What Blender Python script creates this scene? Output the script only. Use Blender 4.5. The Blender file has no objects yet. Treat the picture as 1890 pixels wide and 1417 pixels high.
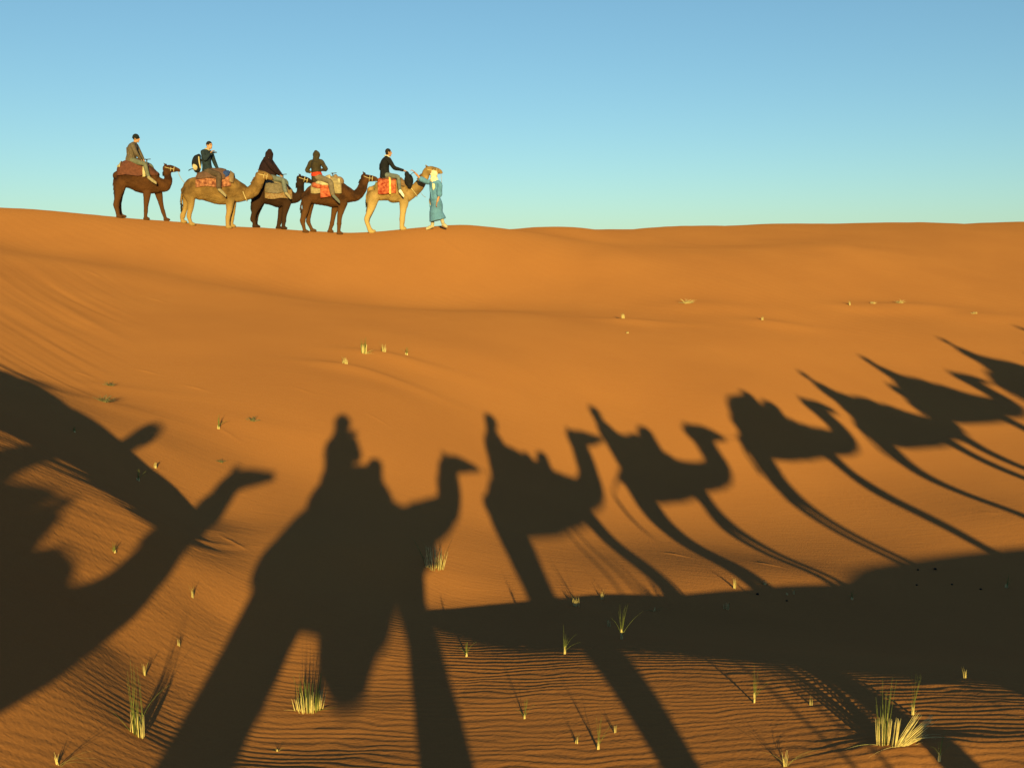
import bpy, bmesh, math, random
import numpy as np
from mathutils import Vector, Matrix, noise as mnoise

S = bpy.context.scene
COL = S.collection
# ------------------------------------------------------------------ camera, sky, sun, exposure
PITCH, PSI, SUN = 0.124873, 0.157162, 0.169346     # camera pitch and yaw, sun elevation (radians); light travels along +Y
cam_data = bpy.data.cameras.new('camera'); cam = bpy.data.objects.new('camera', cam_data); COL.objects.link(cam)
cam_data.sensor_width = 36; cam_data.lens = 1900 / 1890 * 36
cam_data.clip_start = 0.1; cam_data.clip_end = 6000
cam.rotation_euler = (math.pi / 2 - PITCH, 0, -PSI); cam.location = (0, 0, 0)
S.camera = cam
S.view_settings.view_transform = 'Standard'; S.view_settings.look = 'None'
S.view_settings.exposure = EXPOSURE = 0.60
S.view_settings.gamma = 1
W = bpy.data.worlds.new('World'); S.world = W; W.use_nodes = True
nt = W.node_tree; nt.nodes.clear()
wo = nt.nodes.new('ShaderNodeOutputWorld'); bg = nt.nodes.new('ShaderNodeBackground')
sky = nt.nodes.new('ShaderNodeTexSky'); sky.sky_type = 'NISHITA'; sky.sun_disc = False
sky.sun_elevation = SUN; sky.sun_rotation = math.pi
sky.altitude = 700; sky.air_density = 1.0; sky.dust_density = 0.4; sky.ozone_density = 1.6
hs = nt.nodes.new('ShaderNodeMix'); hs.data_type = 'RGBA'; hs.blend_type = 'MULTIPLY'; hs.inputs[0].default_value = 1.0
hs.inputs[7].default_value = (1.04, 1.50, 1.66, 1)
gm = nt.nodes.new('ShaderNodeGamma'); gm.inputs[1].default_value = 0.82
nt.links.new(sky.outputs[0], gm.inputs[0]); nt.links.new(gm.outputs[0], hs.inputs[6]); nt.links.new(hs.outputs[2], bg.inputs[0])
bg.inputs[1].default_value = 0.07
nt.links.new(bg.outputs[0], wo.inputs[0])
sl = bpy.data.lights.new('sun', 'SUN'); sl.energy = 5.0; sl.angle = math.radians(0.53); sl.color = (1.0, 0.79, 0.23)
so = bpy.data.objects.new('sun', sl); COL.objects.link(so)
so.rotation_euler = Vector((0, math.cos(SUN), -math.sin(SUN))).to_track_quat('-Z', 'Y').to_euler()
so.location = (0, -30, 12)

# ------------------------------------------------------------------ helpers
def tag(o, label=None, cat=None, group=None, kind=None):
    if label: o['label'] = label
    if cat: o['category'] = cat
    if group: o['group'] = group
    if kind: o['kind'] = kind
    return o
def empty(name, loc, rz=0):
    o = bpy.data.objects.new(name, None); COL.objects.link(o); o.location = loc; o.rotation_euler = (0, 0, rz)
    o.empty_display_size = 0.3
    return o
def make_mesh(name, v, f):
    m = bpy.data.meshes.new(name); m.from_pydata([tuple(map(float, p)) for p in v], [], f); m.validate(); m.update(); return m
def link(name, mesh, mat, parent=None, smooth=True):
    if mat is not None: mesh.materials.clear(); mesh.materials.append(mat)
    if smooth: mesh.polygons.foreach_set('use_smooth', [True] * len(mesh.polygons))
    o = bpy.data.objects.new(name, mesh); COL.objects.link(o); o.parent = parent
    return o
def catmull(P, sub):
    P = [np.array(p, float) for p in P]
    if len(P) < 3 or sub < 2: return P
    out = []
    for i in range(len(P) - 1):
        p0 = P[i - 1] if i > 0 else 2 * P[0] - P[1]; p1, p2 = P[i], P[i + 1]
        p3 = P[i + 2] if i + 2 < len(P) else 2 * P[-1] - P[-2]
        for k in range(sub):
            t = k / sub
            out.append(0.5 * ((2 * p1) + (-p0 + p2) * t + (2 * p0 - 5 * p1 + 4 * p2 - p3) * t * t + (-p0 + 3 * p1 - 3 * p2 + p3) * t ** 3))
    out.append(P[-1]); return out
class MB:
    def __init__(self): self.v = []; self.f = []
    def tube(self, path, rad, lat=1.0, side=(0, 1, 0), seg=12, sub=3, cap=True, capk=0.9):
        """swept tube; rad = radius in the plane of the path (or list), lat = factor (or list) of the radius along `side`"""
        n = len(path)
        rad = [rad] * n if np.isscalar(rad) else list(rad); lat = [lat] * n if np.isscalar(lat) else list(lat)
        Q = [np.r_[np.array(p, float), r, l] for p, r, l in zip(path, rad, lat)]
        Q = catmull(Q, sub); P = [q[:3] for q in Q]; Rr = [max(q[3], 1e-4) for q in Q]; Ll = [q[4] for q in Q]
        T = []
        for i in range(len(P)):
            t = P[min(i + 1, len(P) - 1)] - P[max(i - 1, 0)]; L = np.linalg.norm(t); T.append(t / L if L > 1e-9 else np.array([0, 0, 1.]))
        rings = []
        def ring(c, t, r, l):
            s = np.array(side, float); s = s - t * s.dot(t)
            if np.linalg.norm(s) < 0.15: s = np.array([0.9, 0.1, 0.3]); s = s - t * s.dot(t)
            s /= np.linalg.norm(s); nn = np.cross(t, s)
            b = len(self.v)
            for k in range(seg):
                a = 2 * math.pi * k / seg
                self.v.append(c + nn * (r * math.cos(a)) + s * (r * l * math.sin(a)))
            rings.append(b)
        if cap:
            for a in (80, 45): ring(P[0] - T[0] * Rr[0] * capk * math.sin(math.radians(a)), T[0], Rr[0] * math.cos(math.radians(a)), Ll[0])
        for i in range(len(P)): ring(P[i], T[i], Rr[i], Ll[i])
        if cap:
            for a in (45, 80): ring(P[-1] + T[-1] * Rr[-1] * capk * math.sin(math.radians(a)), T[-1], Rr[-1] * math.cos(math.radians(a)), Ll[-1])
        for a, b in zip(rings[:-1], rings[1:]):
            for k in range(seg):
                k2 = (k + 1) % seg
                self.f.append((a + k, a + k2, b + k2, b + k))
        self.f.append(tuple(rings[0] + k for k in range(seg))[::-1]); self.f.append(tuple(rings[-1] + k for k in range(seg)))
        return self
    def ball(self, c, r, seg=12, rings=8):
        c = np.array(c, float); r = np.array([r] * 3 if np.isscalar(r) else r, float); b = len(self.v)
        self.v.append(c + [0, 0, -r[2]])
        for i in range(1, rings):
            ph = -math.pi / 2 + math.pi * i / rings
            for k in range(seg):
                a = 2 * math.pi * k / seg
                self.v.append(c + r * np.array([math.cos(ph) * math.cos(a), math.cos(ph) * math.sin(a), math.sin(ph)]))
        self.v.append(c + [0, 0, r[2]]); top = len(self.v) - 1
        for k in range(seg): self.f.append((b, b + 1 + (k + 1) % seg, b + 1 + k))
        for i in range(rings - 2):
            for k in range(seg):
                a0 = b + 1 + i * seg; k2 = (k + 1) % seg
                self.f.append((a0 + k, a0 + k2, a0 + seg + k2, a0 + seg + k))
        a0 = b + 1 + (rings - 2) * seg
        for k in range(seg): self.f.append((a0 + k, a0 + (k + 1) % seg, top))
        return self
    def mesh(self, name): return make_mesh(name, self.v, self.f)
    def build(self, name, mat, parent=None, smooth=True): return link(name, self.mesh(name), mat, parent, smooth)
    def fused(self, name, mat, voxel, parent=None, smooth=4):
        """all pieces grown together into one continuous skin"""
        m = self.mesh(name + '_raw'); o = bpy.data.objects.new('tmp', m); COL.objects.link(o)
        r = o.modifiers.new('r', 'REMESH'); r.mode = 'VOXEL'; r.voxel_size = voxel; r.use_smooth_shade = True
        if smooth: s = o.modifiers.new('s', 'SMOOTH'); s.factor = 0.5; s.iterations = smooth
        dg = bpy.context.evaluated_depsgraph_get()
        me = bpy.data.meshes.new_from_object(o.evaluated_get(dg)); me.name = name
        bpy.data.objects.remove(o); bpy.data.meshes.remove(m)
        return link(name, me, mat, parent)

MATS = {}
def material(name, color, rough=0.9, var=0.25, scale=8.0, bump=0.0, bscale=40.0, spec=0.2, stretch=None, col2=None, translucent=0.0):
    if name in MATS: return MATS[name]
    m = bpy.data.materials.new(name); m.use_nodes = True; t = m.node_tree; N = t.nodes; Lk = t.links
    b = N['Principled BSDF']; b.inputs['Roughness'].default_value = rough; b.inputs['Specular IOR Level'].default_value = spec
    tc = N.new('ShaderNodeTexCoord'); mp = N.new('ShaderNodeMapping'); Lk.new(tc.outputs['Object'], mp.inputs[0])
    if stretch: mp.inputs['Scale'].default_value = stretch
    n = N.new('ShaderNodeTexNoise'); n.inputs['Scale'].default_value = scale; n.inputs['Detail'].default_value = 5; Lk.new(mp.outputs[0], n.inputs[0])
    cr = N.new('ShaderNodeValToRGB'); Lk.new(n.outputs[0], cr.inputs[0])
    c2 = col2 or tuple(min(1, c * (1 + var)) for c in color); c1 = tuple(c * (1 - var) for c in color)
    cr.color_ramp.elements[0].position = 0.35; cr.color_ramp.elements[1].position = 0.65
    cr.color_ramp.elements[0].color = (*c1, 1); cr.color_ramp.elements[1].color = (*c2, 1)
    Lk.new(cr.outputs[0], b.inputs['Base Color'])
    if bump:
        n2 = N.new('ShaderNodeTexNoise'); n2.inputs['Scale'].default_value = bscale; n2.inputs['Detail'].default_value = 4; Lk.new(mp.outputs[0], n2.inputs[0])
        bp = N.new('ShaderNodeBump'); bp.inputs['Strength'].default_value = 0.6; bp.inputs['Distance'].default_value = bump
        Lk.new(n2.outputs[0], bp.inputs['Height']); Lk.new(bp.outputs[0], b.inputs['Normal'])
    MATS[name] = m; return m

# ------------------------------------------------------------------ terrain shape (control points: x, y, height relative to the eye)
CTRL = np.array([(2.45,17.712,-2.853),(3.8,17.56,-3.086),(2.95,15.617,-3.641),(1.8,12.211,-3.442),(4.75,19.913,-3.071),(5.7,19.494,-3.411),(6.7,18.994,-3.354),(5.6,16.47,-4.212),(3.3,12.842,-3.754),(8.1,20.032,-2.885),(8.8,18.88,-4.043),(6.3,13.058,-4.258),(10.7,23.588,-2.782),(12,19.579,-3.96),(10.6,14.596,-4.065),(13.3,25.424,-2.667),(14.6,21.048,-3.72),(16.4,26.628,-2.342),(18.5,25.898,-2.687),(1.9,7.525,-3.025),(1.9,5.346,-2.917),(3.25,5.03,-2.863),(0.584,9.401,-3.297),(0.481,7.805,-3.025),(1.034,9.767,-3.405),(0.931,8.809,-3.261),(0.833,7.895,-3.085),(1.567,9.718,-3.412),(2.143,9.594,-3.4),(1.45,8.991,-3.357),(1.265,7.846,-3.102),(2.628,7.211,-3.013),(3.132,7.064,-3.038),(3.79,6.897,-3.059),(4.413,6.725,-3.08),(4.915,6.65,-3.107),(5.463,6.437,-3.121),(6.002,6.053,-3.105),(3.294,10.061,-3.54),(4.519,10.696,-3.729),(5.942,11.563,-3.947),(7.93,12.793,-4.217),(10.063,13.803,-4.41),(2.609,9.473,-3.6),(3.482,9.575,-3.687),(4.892,10.088,-3.925),(7.077,11.016,-4.284),(8.463,11.535,-4.472),(-0.056,13.6,-2.273),(-1.013,13.3,-2.268),(-1.82,13.4,-1.983),(-2.127,11.6,-1.914),(0.454,16.2,-1.944),(1.48,14.6,-2.878),(-1.092,12.5,-2.591),(-0.064,12.6,-2.714),(-0.063,9.9,-2.778),(-0.065,8.6,-2.936),(-0.065,7.6,-2.977),(-0.063,5.7,-2.939),(-0.884,5.75,-2.897),(0.528,5.65,-2.961),(-1.038,7.8,-2.78),(0.87,11,-3.129),(2.751,20.5,-1.842),(-0.438,19,-1.665),(-2.008,17.6,-1.701),(-2.582,21,-1.382),(-3.553,16,-1.682),(-3.527,14,-1.784),(5.649,23.2,-2.12),(10.561,25.5,-2.107),(0.663,23,-1.55),(1.345,33.2,0.631),(-0.686,33.2,0.659),(-3.166,33.2,0.784),(-5.582,33.2,0.972),(-7.89,33,1.164),(-10.024,32.5,1.29),(2.792,33,0.836),(4.096,34.5,1.039),(1.437,35.5,0.638),(-0.734,35.5,0.668),(-3.386,35.5,0.803),(-5.97,35.5,1.004),(-8.49,35.5,1.218),(-10.952,35.5,1.358),(3.003,35.5,0.844),(8.492,39.5,1.083),(13.995,43,1.061),(20.001,45.5,1.316),(28.207,48,1.738),(33.829,48,1.768),(-9.423,30.4,0.399),(-7.642,24.6,0.036),(-7.29,30.3,0.149),(-6.272,26,-0.192),(-5.138,30.3,-0.196),(-4.593,27,-0.512),(-2.903,30,-0.652),(-2.527,26,-0.895),(-0.654,30,-0.952),(-0.575,26,-1.174),(0.879,30,-1.162),(0.763,26.2,-1.329),(2.757,30,-1.221),(2.405,26.2,-1.397),(4.915,30.5,-1.287),(4.319,26.8,-1.473),(6.542,32,-0.848),(9.091,37.5,0.358),(7.882,32.5,-0.035),(14.338,40.5,0.415),(11.974,33.8,0),(21.69,43.5,0.815),(18.216,36.5,0.302),(29.727,45.8,1.468),(26.636,41,0.923),(32.079,45.5,1.496),(9.483,29,-1.413),(16.211,30.5,-1.532),(22.034,31,-1.598),(26.184,37,-0.211),(13.873,26,-2.481),(-4.237,24.8,-0.931),(-4.294,19.5,-1.263),(-5.66,18,-1.148),(-4.185,13.2,-1.432),(-6.749,21.6,-0.633),(-1.662,4.9,-2.395),(-1.861,5.6,-2.081),(-2.034,6.2,-1.846),(-2.263,7,-1.504),(-1.71,8.2,-1.924),(-1.949,7,-1.88),(-2.562,8,-1.311),(-2.22,8.3,-1.636),(-1.412,9.1,-2.435),(-3.345,10.5,-1.413),(-2.053,9.9,-2.064),(-2.349,11.4,-2.051),(-1.592,10.3,-2.575),(-1.55,6.6,-2.492),(-4.1,8,-0.55),(-6,7.5,-0.1),(-9,7,0.2),(-14,8,0.4),(-14,20,1.3),(-20,32,2),(-12,13,0.4),(0,0,-2.9),(0,2.5,-2.93),(2,2,-2.95),(-1.5,0,-2.85),(-3,0,-2.6),(-6,0,-2.2),(-10,0,-1.8),(3,0,-2.9),(4.6,0,-2.7),(6.2,0,-2.34),(7.3,0,-2.26),(8.5,0,-2.22),(10,0,-2.15),(12,0,-2),(15,0,-1.5),(18,0,-1.1),(24,0,-0.4),(32,0,0),(9,5,-3),(14,6,-3.2),(20,8,-3.2),(-4,46,-2.2),(-12,48,-2.2),(4,60,-2.2),(0,-12,-5),(20,-12,-4),(-12,-12,-4),(35,-12,-4),(30,20,-2.2),(40,35,0),(30,50,1.2),(10,50,0.5),(20,55,1),(-22,42,-0.5),(40,10,-2)])
def phi(r2): return np.where(r2 > 0, 0.5 * r2 * np.log(np.maximum(r2, 1e-12)), 0)
_x = CTRL[:, :2] / 10; _n = len(CTRL)
_K = phi(((_x[:, None] - _x[None]) ** 2).sum(-1)) + np.diag(0.003 + 0.045 * np.clip((CTRL[:, 1] - 10) / 6, 0, 1) - 0.028 * np.clip((CTRL[:, 1] - 24) / 2, 0, 1))
_P = np.c_[np.ones(_n), _x]
_s = np.linalg.solve(np.block([[_K, _P], [_P.T, np.zeros((3, 3))]]), np.r_[CTRL[:, 2], 0, 0, 0])
def vnoise(x, y, seed=0):
    xi = np.floor(x).astype(np.int64); yi = np.floor(y).astype(np.int64); xf = x - xi; yf = y - yi
    u = xf * xf * (3 - 2 * xf); v = yf * yf * (3 - 2 * yf)
    def hsh(a, b):
        h = (a * 374761393 + b * 668265263 + seed * 982451653) & 0x7fffffff
        h = ((h ^ (h >> 13)) * 1274126177) & 0x7fffffff
        return ((h ^ (h >> 16)) & 0xffff) / 32767.5 - 1
    return (hsh(xi, yi) * (1 - u) + hsh(xi + 1, yi) * u) * (1 - v) + (hsh(xi, yi + 1) * (1 - u) + hsh(xi + 1, yi + 1) * u) * v
def fbm(x, y, o=4, seed=0):
    s = 0; a = 1; t = 0
    for i in range(o): s = s + a * vnoise(x * 2 ** i, y * 2 ** i, seed + i); t += a; a *= 0.5
    return s / t
def sstep(a, b, x):
    t = np.clip((x - a) / (b - a), 0, 1); return t * t * (3 - 2 * t)
TUFTS = [
 (-1.205, 5.702, 0.453, 0.078, 'reed', 'tall thin green reeds with pale bases beside their long double shadow at lower left'),
 (-0.312, 6.608, 0.279, 0.186, 'bunch', 'bunch of pale stems with dark green blades between the big shadow legs'),
 (3.034, 5.291, 0.427, 0.082, 'bunch', 'bright green upright grass bunch with yellow base on the sand mound at the bottom right'),
 (3.093, 5.244, 0.299, 0.094, 'sheaf', 'pale broken straw sheaf fanning to the right beside the green bunch on the mound'),
 (0.82, 10.269, 0.268, 0.201, 'stubble', 'short thick pale stubble clump lit beside the big shadow of the camel neck'),
 (0.26, 18.793, 0.334, 0.089, 'bunch', 'brightest small tuft of the row of three in the middle of the lit sand'),
 (0.631, 19.092, 0.16, 0.07, 'stubble', 'tiny middle tuft of the row of three in the lit sand'),
 (1.062, 19.488, 0.174, 0.123, 'sprig', 'right hand curly tuft of the row of three in the lit sand'),
 (-0.078, 17.454, 0.119, 0.091, 'stubble', 'little pale forked stub just in front of the row of three tufts'),
 (2.198, 8.025, 0.353, 0.045, 'sprig', 'slender green sprig with a thick white base standing in the dark shadow band'),
 (1.57, 7.354, 0.247, 0.033, 'sprig', 'thin sprig left of the white based one at the near edge of the shadow band'),
 (2.148, 9.544, 0.096, 0.064, 'stubble', 'squat leafy pale stub at the left start of the shadow band'),
 (2.355, 9.045, 0.076, 0.031, 'stubble', 'small upright pale stub between the leafy stub and the white based sprig'),
 (3.836, 9.908, 0.079, 0.068, 'stubble', 'pale stub leaning left in the middle of the shadow band'),
 (4.875, 10.728, 0.037, 0.037, 'stubble', 'tiny round pale stub near the far edge of the shadow band'),
 (4.72, 10.984, 0.113, 0.101, 'arch', 'pale stub with arching dry blades on the far edge of the shadow band'),
 (5.742, 10.862, 0.152, 0.089, 'sprig', 'faint dark green sprig in the shadow band right of its middle'),
 (8.609, 12.107, 0.203, 0.101, 'sprig', 'faint green sprig in the shadow band near the right picture edge'),
 (2.565, 6.082, 0.276, 0.021, 'sprig', 'single thin upright sprig between the two leg shadows at lower right'),
 (3.475, 5.733, 0.326, 0.034, 'sprig', 'tall thin sprig with long leaning blades behind the green bunch on the mound'),
 (2.913, 5.985, 0.056, 0.028, 'stubble', 'small greenish stub inside the twin thin shadow lines'),
 (4.326, 6.484, 0.078, 0.023, 'stubble', 'lone pale stalk at the near edge of the shadow band far right'),
 (1.065, 6.209, 0.153, 0.021, 'sprig', 'thin sprig left of the long rear leg shadow in the lower middle'),
 (1.424, 5.689, 0.227, 0.026, 'sprig', 'feathery thin sprig on the ripples in the lower middle'),
 (1.573, 5.866, 0.054, 0.017, 'stubble', 'short pale stalk beside the feathery sprig and the leg shadow'),
 (1.313, 5.787, 0.066, 0.02, 'stubble', 'short pale stalk left of the feathery sprig'),
 (-0.476, 6.028, 0.052, 0.033, 'arch', 'bent dry stub with a lying stalk between the shadow legs near the bottom edge'),
 (-1.317, 6.489, 0.082, 0.02, 'stubble', 'small upright stalk behind the tall reeds at lower left'),
 (-1.209, 7.799, 0.09, 0.016, 'stubble', 'single tiny stalk on the ripples between the first two big shadows'),
 (-1.196, 7.059, 0.059, 0.015, 'stubble', 'tiny stalk on the ripples midway between the tall reeds and the camel shadow'),
 (0.833, 7.467, 0.156, 0.025, 'sprig', 'faint thin sprig right of the front leg shadow of the big camel shadow'),
 (-1.695, 7.523, 0.085, 0.054, 'sprig', 'green sprig in the lit patch of the left slope under the neck shadow'),
 (-2.04, 10.193, 0.136, 0.063, 'sprig', 'green sprig with arching blades inside the curved shadow of the left spur'),
 (-2.759, 10.812, 0.077, 0.033, 'sprig', 'faint little sprig in the upper part of the curved shadow at left'),
 (-2.936, 12.906, 0.131, 0.118, 'bush', 'grey green low bush at the foot of the left slope'),
 (-3.18, 14.359, 0.094, 0.087, 'bush', 'smaller grey green bush just behind the one at the foot of the left slope'),
 (-1.63, 13.048, 0.202, 0.054, 'sprig', 'thin dark twig standing alone on the lit sand left of the riders head shadow'),
 (-1.267, 13.549, 0.084, 0.098, 'bush', 'tiny dark twiggy bush right of the lone dark twig'),
 (-1.475, 11.942, 0.062, 0.05, 'bush', 'tiny grey twig just left of the following camel head shadow'),
 (-2.021, 10.963, 0.068, 0.028, 'stubble', 'tiny pale stub next to the edge of the curved shadow'),
 (9.719, 28.723, 0.204, 0.346, 'bush', 'straw coloured clump with a small sand tail on the far flat, largest there'),
 (17.182, 30.182, 0.171, 0.205, 'bush', 'small straw clump far right on the distant flat'),
 (7.23, 26.678, 0.145, 0.087, 'stubble', 'small pale stub left and in front of the largest far clump'),
 (11.419, 27.332, 0.106, 0.061, 'stubble', 'tiny pale stub right of the largest far clump'),
 (15.195, 29.65, 0.15, 0.067, 'stubble', 'tiny pale stalk between the two far straw clumps'),
 (16.167, 30.067, 0.102, 0.169, 'bush', 'low dark scrap of plant left of the far right straw clump'),
 (19.247, 29.441, 0.101, 0.236, 'bush', 'low straw scrap near the right picture edge on the distant flat'),
 (3.247, 5.063, 0.215, 0.037, 'sprig', 'green sprig standing in the thick leg shadow at the bottom right edge'),
 (2.405, 5.229, 0.185, 0.123, 'arch', 'dry arching blades at the very bottom edge left of the sand mound'),
 (-1.451, 5.09, 0.16, 0.16, 'arch', 'long arching dry blades in the bottom left corner'),
 (4.222, 10.659, 0.134, 0.03, 'stubble', 'thin stalk at a leg shadow end on the far band edge'),
 (2.508, 9.932, 0.089, 0.022, 'stubble', 'thin stalk on the band edge just above the leafy stub'),
 (3.001, 9.73, 0.099, 0.066, 'arch', 'drooping dead seed head right of the white based sprig in the shadow band'),
 (4.987, 10.788, 0.056, 0.025, 'stubble', 'faint stalk in the shadow band right of the tiny round stub'),
 (6.855, 24.867, 0.054, 0.054, 'stubble', 'pale speck of a stub below the small stub on the far flat'),
]
SCUFF = [(-4.14, 23.56, 1), (-5.81, 25.14, 1), (-2.96, 15.81, 0.6), (-2.14, 14.86, 0.7), (0.4, 14.79, 0.4), (-1.51, 12.99, 0.4), (4.11, 12.36, 0.6), (5.32, 12.26, 0.6), (10.32, 15.15, 0.6), (18.69, 33.73, 0.8), (19.86, 31.59, 0.6), (5.38, 19.77, 0.3), (3.61, 20.32, 0.3), (-0.68, 15.35, 0.4), (-3.71, 15.06, 0.5), (-1.08, 9.4, 0.4), (8.8, 24.29, 0.4), (3.01, 32.58, 1.2), (3.4, 32.25, 1)]
def rbf(x, y):
    q = np.c_[x, y] / 10; out = np.empty(len(q))
    A = _s[:-3]; x2 = (_x ** 2).sum(1)
    for i in range(0, len(q), 20000):
        b = q[i:i + 20000]
        r2 = np.maximum((b ** 2).sum(1)[:, None] + x2[None] - 2 * b @ _x.T, 1e-12)
        out[i:i + 20000] = (0.5 * r2 * np.log(r2)) @ A + _s[-3] + b @ _s[-2:]
    return out
def ground_z(x, y, detail=True):
    x = np.atleast_1d(np.asarray(x, float)); y = np.atleast_1d(np.asarray(y, float))
    xc = np.clip(x, -24, 42); yc = np.clip(y, -13, 62)
    z = rbf(xc, yc)
    # the measured hollow melts into low dunes all round it
    d = np.hypot(np.maximum(np.maximum(-20 - x, x - 38), 0), np.maximum(np.maximum(-10 - y, y - 52), 0))
    w = sstep(0, 18, d)
    far = -5.5 + 2.0 * fbm(x / 60, y / 45, 3, 5) + 1.0 * fbm(x / 17, y / 13, 3, 9)
    z = z * (1 - w) + far * w
    z = z + 0.10 * fbm(x / 2.6, y / 3.4, 3, 21) * sstep(13, 20, y) * 0.5 * (1 - w)
    if not detail: return z
    near = (np.abs(x - 8) < 34) & (y > 3) & (y < 55)
    X = x[near]; Y = y[near]; dz = np.zeros(len(X))
    # wind ripples, strongest near the crest of the near ridge
    xl = np.minimum(0, X + 0.3); q = Y + 0.20 * X - 0.016 * np.maximum(X, -1) ** 2 + np.where(xl > -1, 0.26 * xl * xl, 0.26 - 0.52 * (xl + 1)) + 0.13 * fbm(X / 1.3, Y / 0.8, 3, 31) + 0.036 * vnoise(X / 0.42, Y / 0.14, 37) + 0.02 * vnoise(X / 0.15, Y / 0.1, 38)
    lam = 0.075
    ph = q / lam; t = ph - np.floor(ph)
    prof = np.where(t < 0.62, 0.5 - 0.5 * np.cos(math.pi * t / 0.62), 0.5 + 0.5 * np.cos(math.pi * (t - 0.62) / 0.38))
    patch = 0.72 + 0.55 * fbm(X / 1.1, Y / 0.6, 2, 41)
    slipL = sstep(-1.35, -2.0, X - 0.25 * (Y - 6)) * (Y < 26)
    amp = (0.0028 * sstep(9.4, 7.2, Y) + 0.0012 * sstep(13.5, 9, Y) + 0.0010 * sstep(24, 14, Y)) * patch * (1 - slipL) * (1 - 0.4 * sstep(-0.4, -1.1, X))
    dz += prof * amp
    # fine wind texture on the far faces
    q2 = Y * 0.8 + X * 0.6 + 0.4 * fbm(X / 2, Y / 2, 3, 51)
    dz += 0.004 * np.sin(q2 * 2 * math.pi / 0.33) * sstep(24, 28, Y) * (0.5 + 0.5 * fbm(X / 3, Y / 3, 2, 53))
    # sand slides running down the left slip faces
    a1 = math.atan2(STRK[1], STRK[0]); s1 = -math.sin(a1) * X + math.cos(a1) * Y; l1 = math.cos(a1) * X + math.sin(a1) * Y
    m1 = sstep(-2.7, -4.2, X + 0.14 * (Y - 14)) * sstep(11.0, 12.5, Y) * sstep(27, 22, Y)
    st = lambda s, l, k: fbm(s / 0.9, l / 9, 2, 61 + k) * 0.045 + fbm(s / 0.33, l / 6, 2, 63 + k) * 0.030 + fbm(s / 0.12, l / 4, 2, 65 + k) * 0.011
    dz += st(s1, l1, 0) * m1
    a2 = math.atan2(STRK2[1], STRK2[0]); s2 = -math.sin(a2) * X + math.cos(a2) * Y; l2 = math.cos(a2) * X + math.sin(a2) * Y
    m2 = sstep(-1.25, -1.9, X - 0.2 * (Y - 6.5)) * sstep(10.0, 8.9, Y) * sstep(5.0, 6.2, Y)
    dz += (fbm(s2 / 0.30, l2 / 3, 2, 71) * 0.022 + fbm(s2 / 0.09, l2 / 2.2, 2, 73) * 0.009 + 0.0014 * np.sin(s2 * 2 * math.pi / 0.05)) * m2
    # small drifts caught by the tufts
    for k, tf in enumerate(TUFTS):
        if tf[3] > 0.06 and tf[4] in ('bunch', 'sheaf', 'reed', 'stubble', 'bush'):
            r = 0.10 + 0.9 * min(tf[3], 0.25) + 0.010 * tf[1]; hgt = dict(sheaf=0.020, bunch=0.014, reed=0.012).get(tf[4], 0.014 if tf[1] < 15 else 0.06)
            ex = (X - tf[0] - 0.25 * r); ey = (Y - tf[1] + 0.15 * r)
            dz += hgt * np.exp(-((ex / (1.9 * r)) ** 2 + (ey / r) ** 2)) + hgt * 0.5 * np.exp(-(((ex - 1.6 * r) / (3.2 * r)) ** 2 + (ey / (0.7 * r)) ** 2))
    for sx, sy, sa in SCUFF:
        u = (X - sx) * 0.77 - (Y - sy) * 0.64; v = (X - sx) * 0.64 + (Y - sy) * 0.77; k_ = 0.5 + sy / 22
        dz += 0.020 * sa * np.exp(-(u / (0.16 * k_)) ** 2 - (v / (0.035 * k_)) ** 2)
    # a few scuffs
    dz += 0.006 * np.maximum(0, vnoise(X / 0.22, Y / 0.3, 81) - 0.72) / 0.28 * sstep(12, 5, Y)
    z[near] += dz
    return z
STRK = (0.58, -0.81); STRK2 = (0.65, 0.76)
def gz(x, y, detail=True): return float(ground_z([x], [y], detail)[0])

# sand: one sheet from under the riders' feet to the horizon, finest where the eye rests
az = np.concatenate([np.radians(np.linspace(-180, -26, 70, endpoint=False)), np.radians(np.arange(-26, 44, 0.085)), np.radians(np.linspace(44, 180, 60, endpoint=False))])
def run(a, b, st): return np.arange(a, b, st)
r = np.concatenate([np.linspace(0.15, 4.3, 28, endpoint=False), run(4.3, 10.5, 0.0125), 10.5 + (18 - 10.5) * np.linspace(0, 1, 260, endpoint=False),
                    18 + (42 - 18) * np.linspace(0, 1, 300, endpoint=False), np.geomspace(42, 3500, 60)])
A, Rr = np.meshgrid(az, r); gx = (Rr * np.sin(A)).ravel(); gy = (Rr * np.cos(A)).ravel()
gzv = ground_z(gx, gy); na, nr = len(az), len(r)
verts = np.c_[gx, gy, gzv].astype(np.float32)
i = np.arange(nr - 1)[:, None] * na; j = np.arange(na)[None]; j2 = (j + 1) % na
quads = np.stack([i + j, i + j2, i + na + j2, i + na + j], -1).reshape(-1, 4)[:, ::-1]
center = np.array([[0, 0, gz(0, 0)]], np.float32); verts = np.r_[verts, center]
me = bpy.data.meshes.new('sand'); nv = len(verts); nq = len(quads)
tri = np.stack([np.arange(na), np.full(na, nv - 1), (np.arange(na) + 1) % na], -1)[:, ::-1]
me.vertices.add(nv); me.vertices.foreach_set('co', verts.ravel())
me.loops.add(nq * 4 + na * 3); me.loops.foreach_set('vertex_index', np.r_[quads.ravel(), tri.ravel()].astype(np.int32))
me.polygons.add(nq + na); me.polygons.foreach_set('loop_start', np.r_[np.arange(nq) * 4, nq * 4 + np.arange(na) * 3].astype(np.int32))
me.update(calc_edges=True); me.validate()
sm = bpy.data.materials.new('sand'); sm.use_nodes = True; t = sm.node_tree; N = t.nodes; Lk = t.links
b = N['Principled BSDF']; b.inputs['Roughness'].default_value = 1.0; b.inputs['Specular IOR Level'].default_value = 0.0
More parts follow.
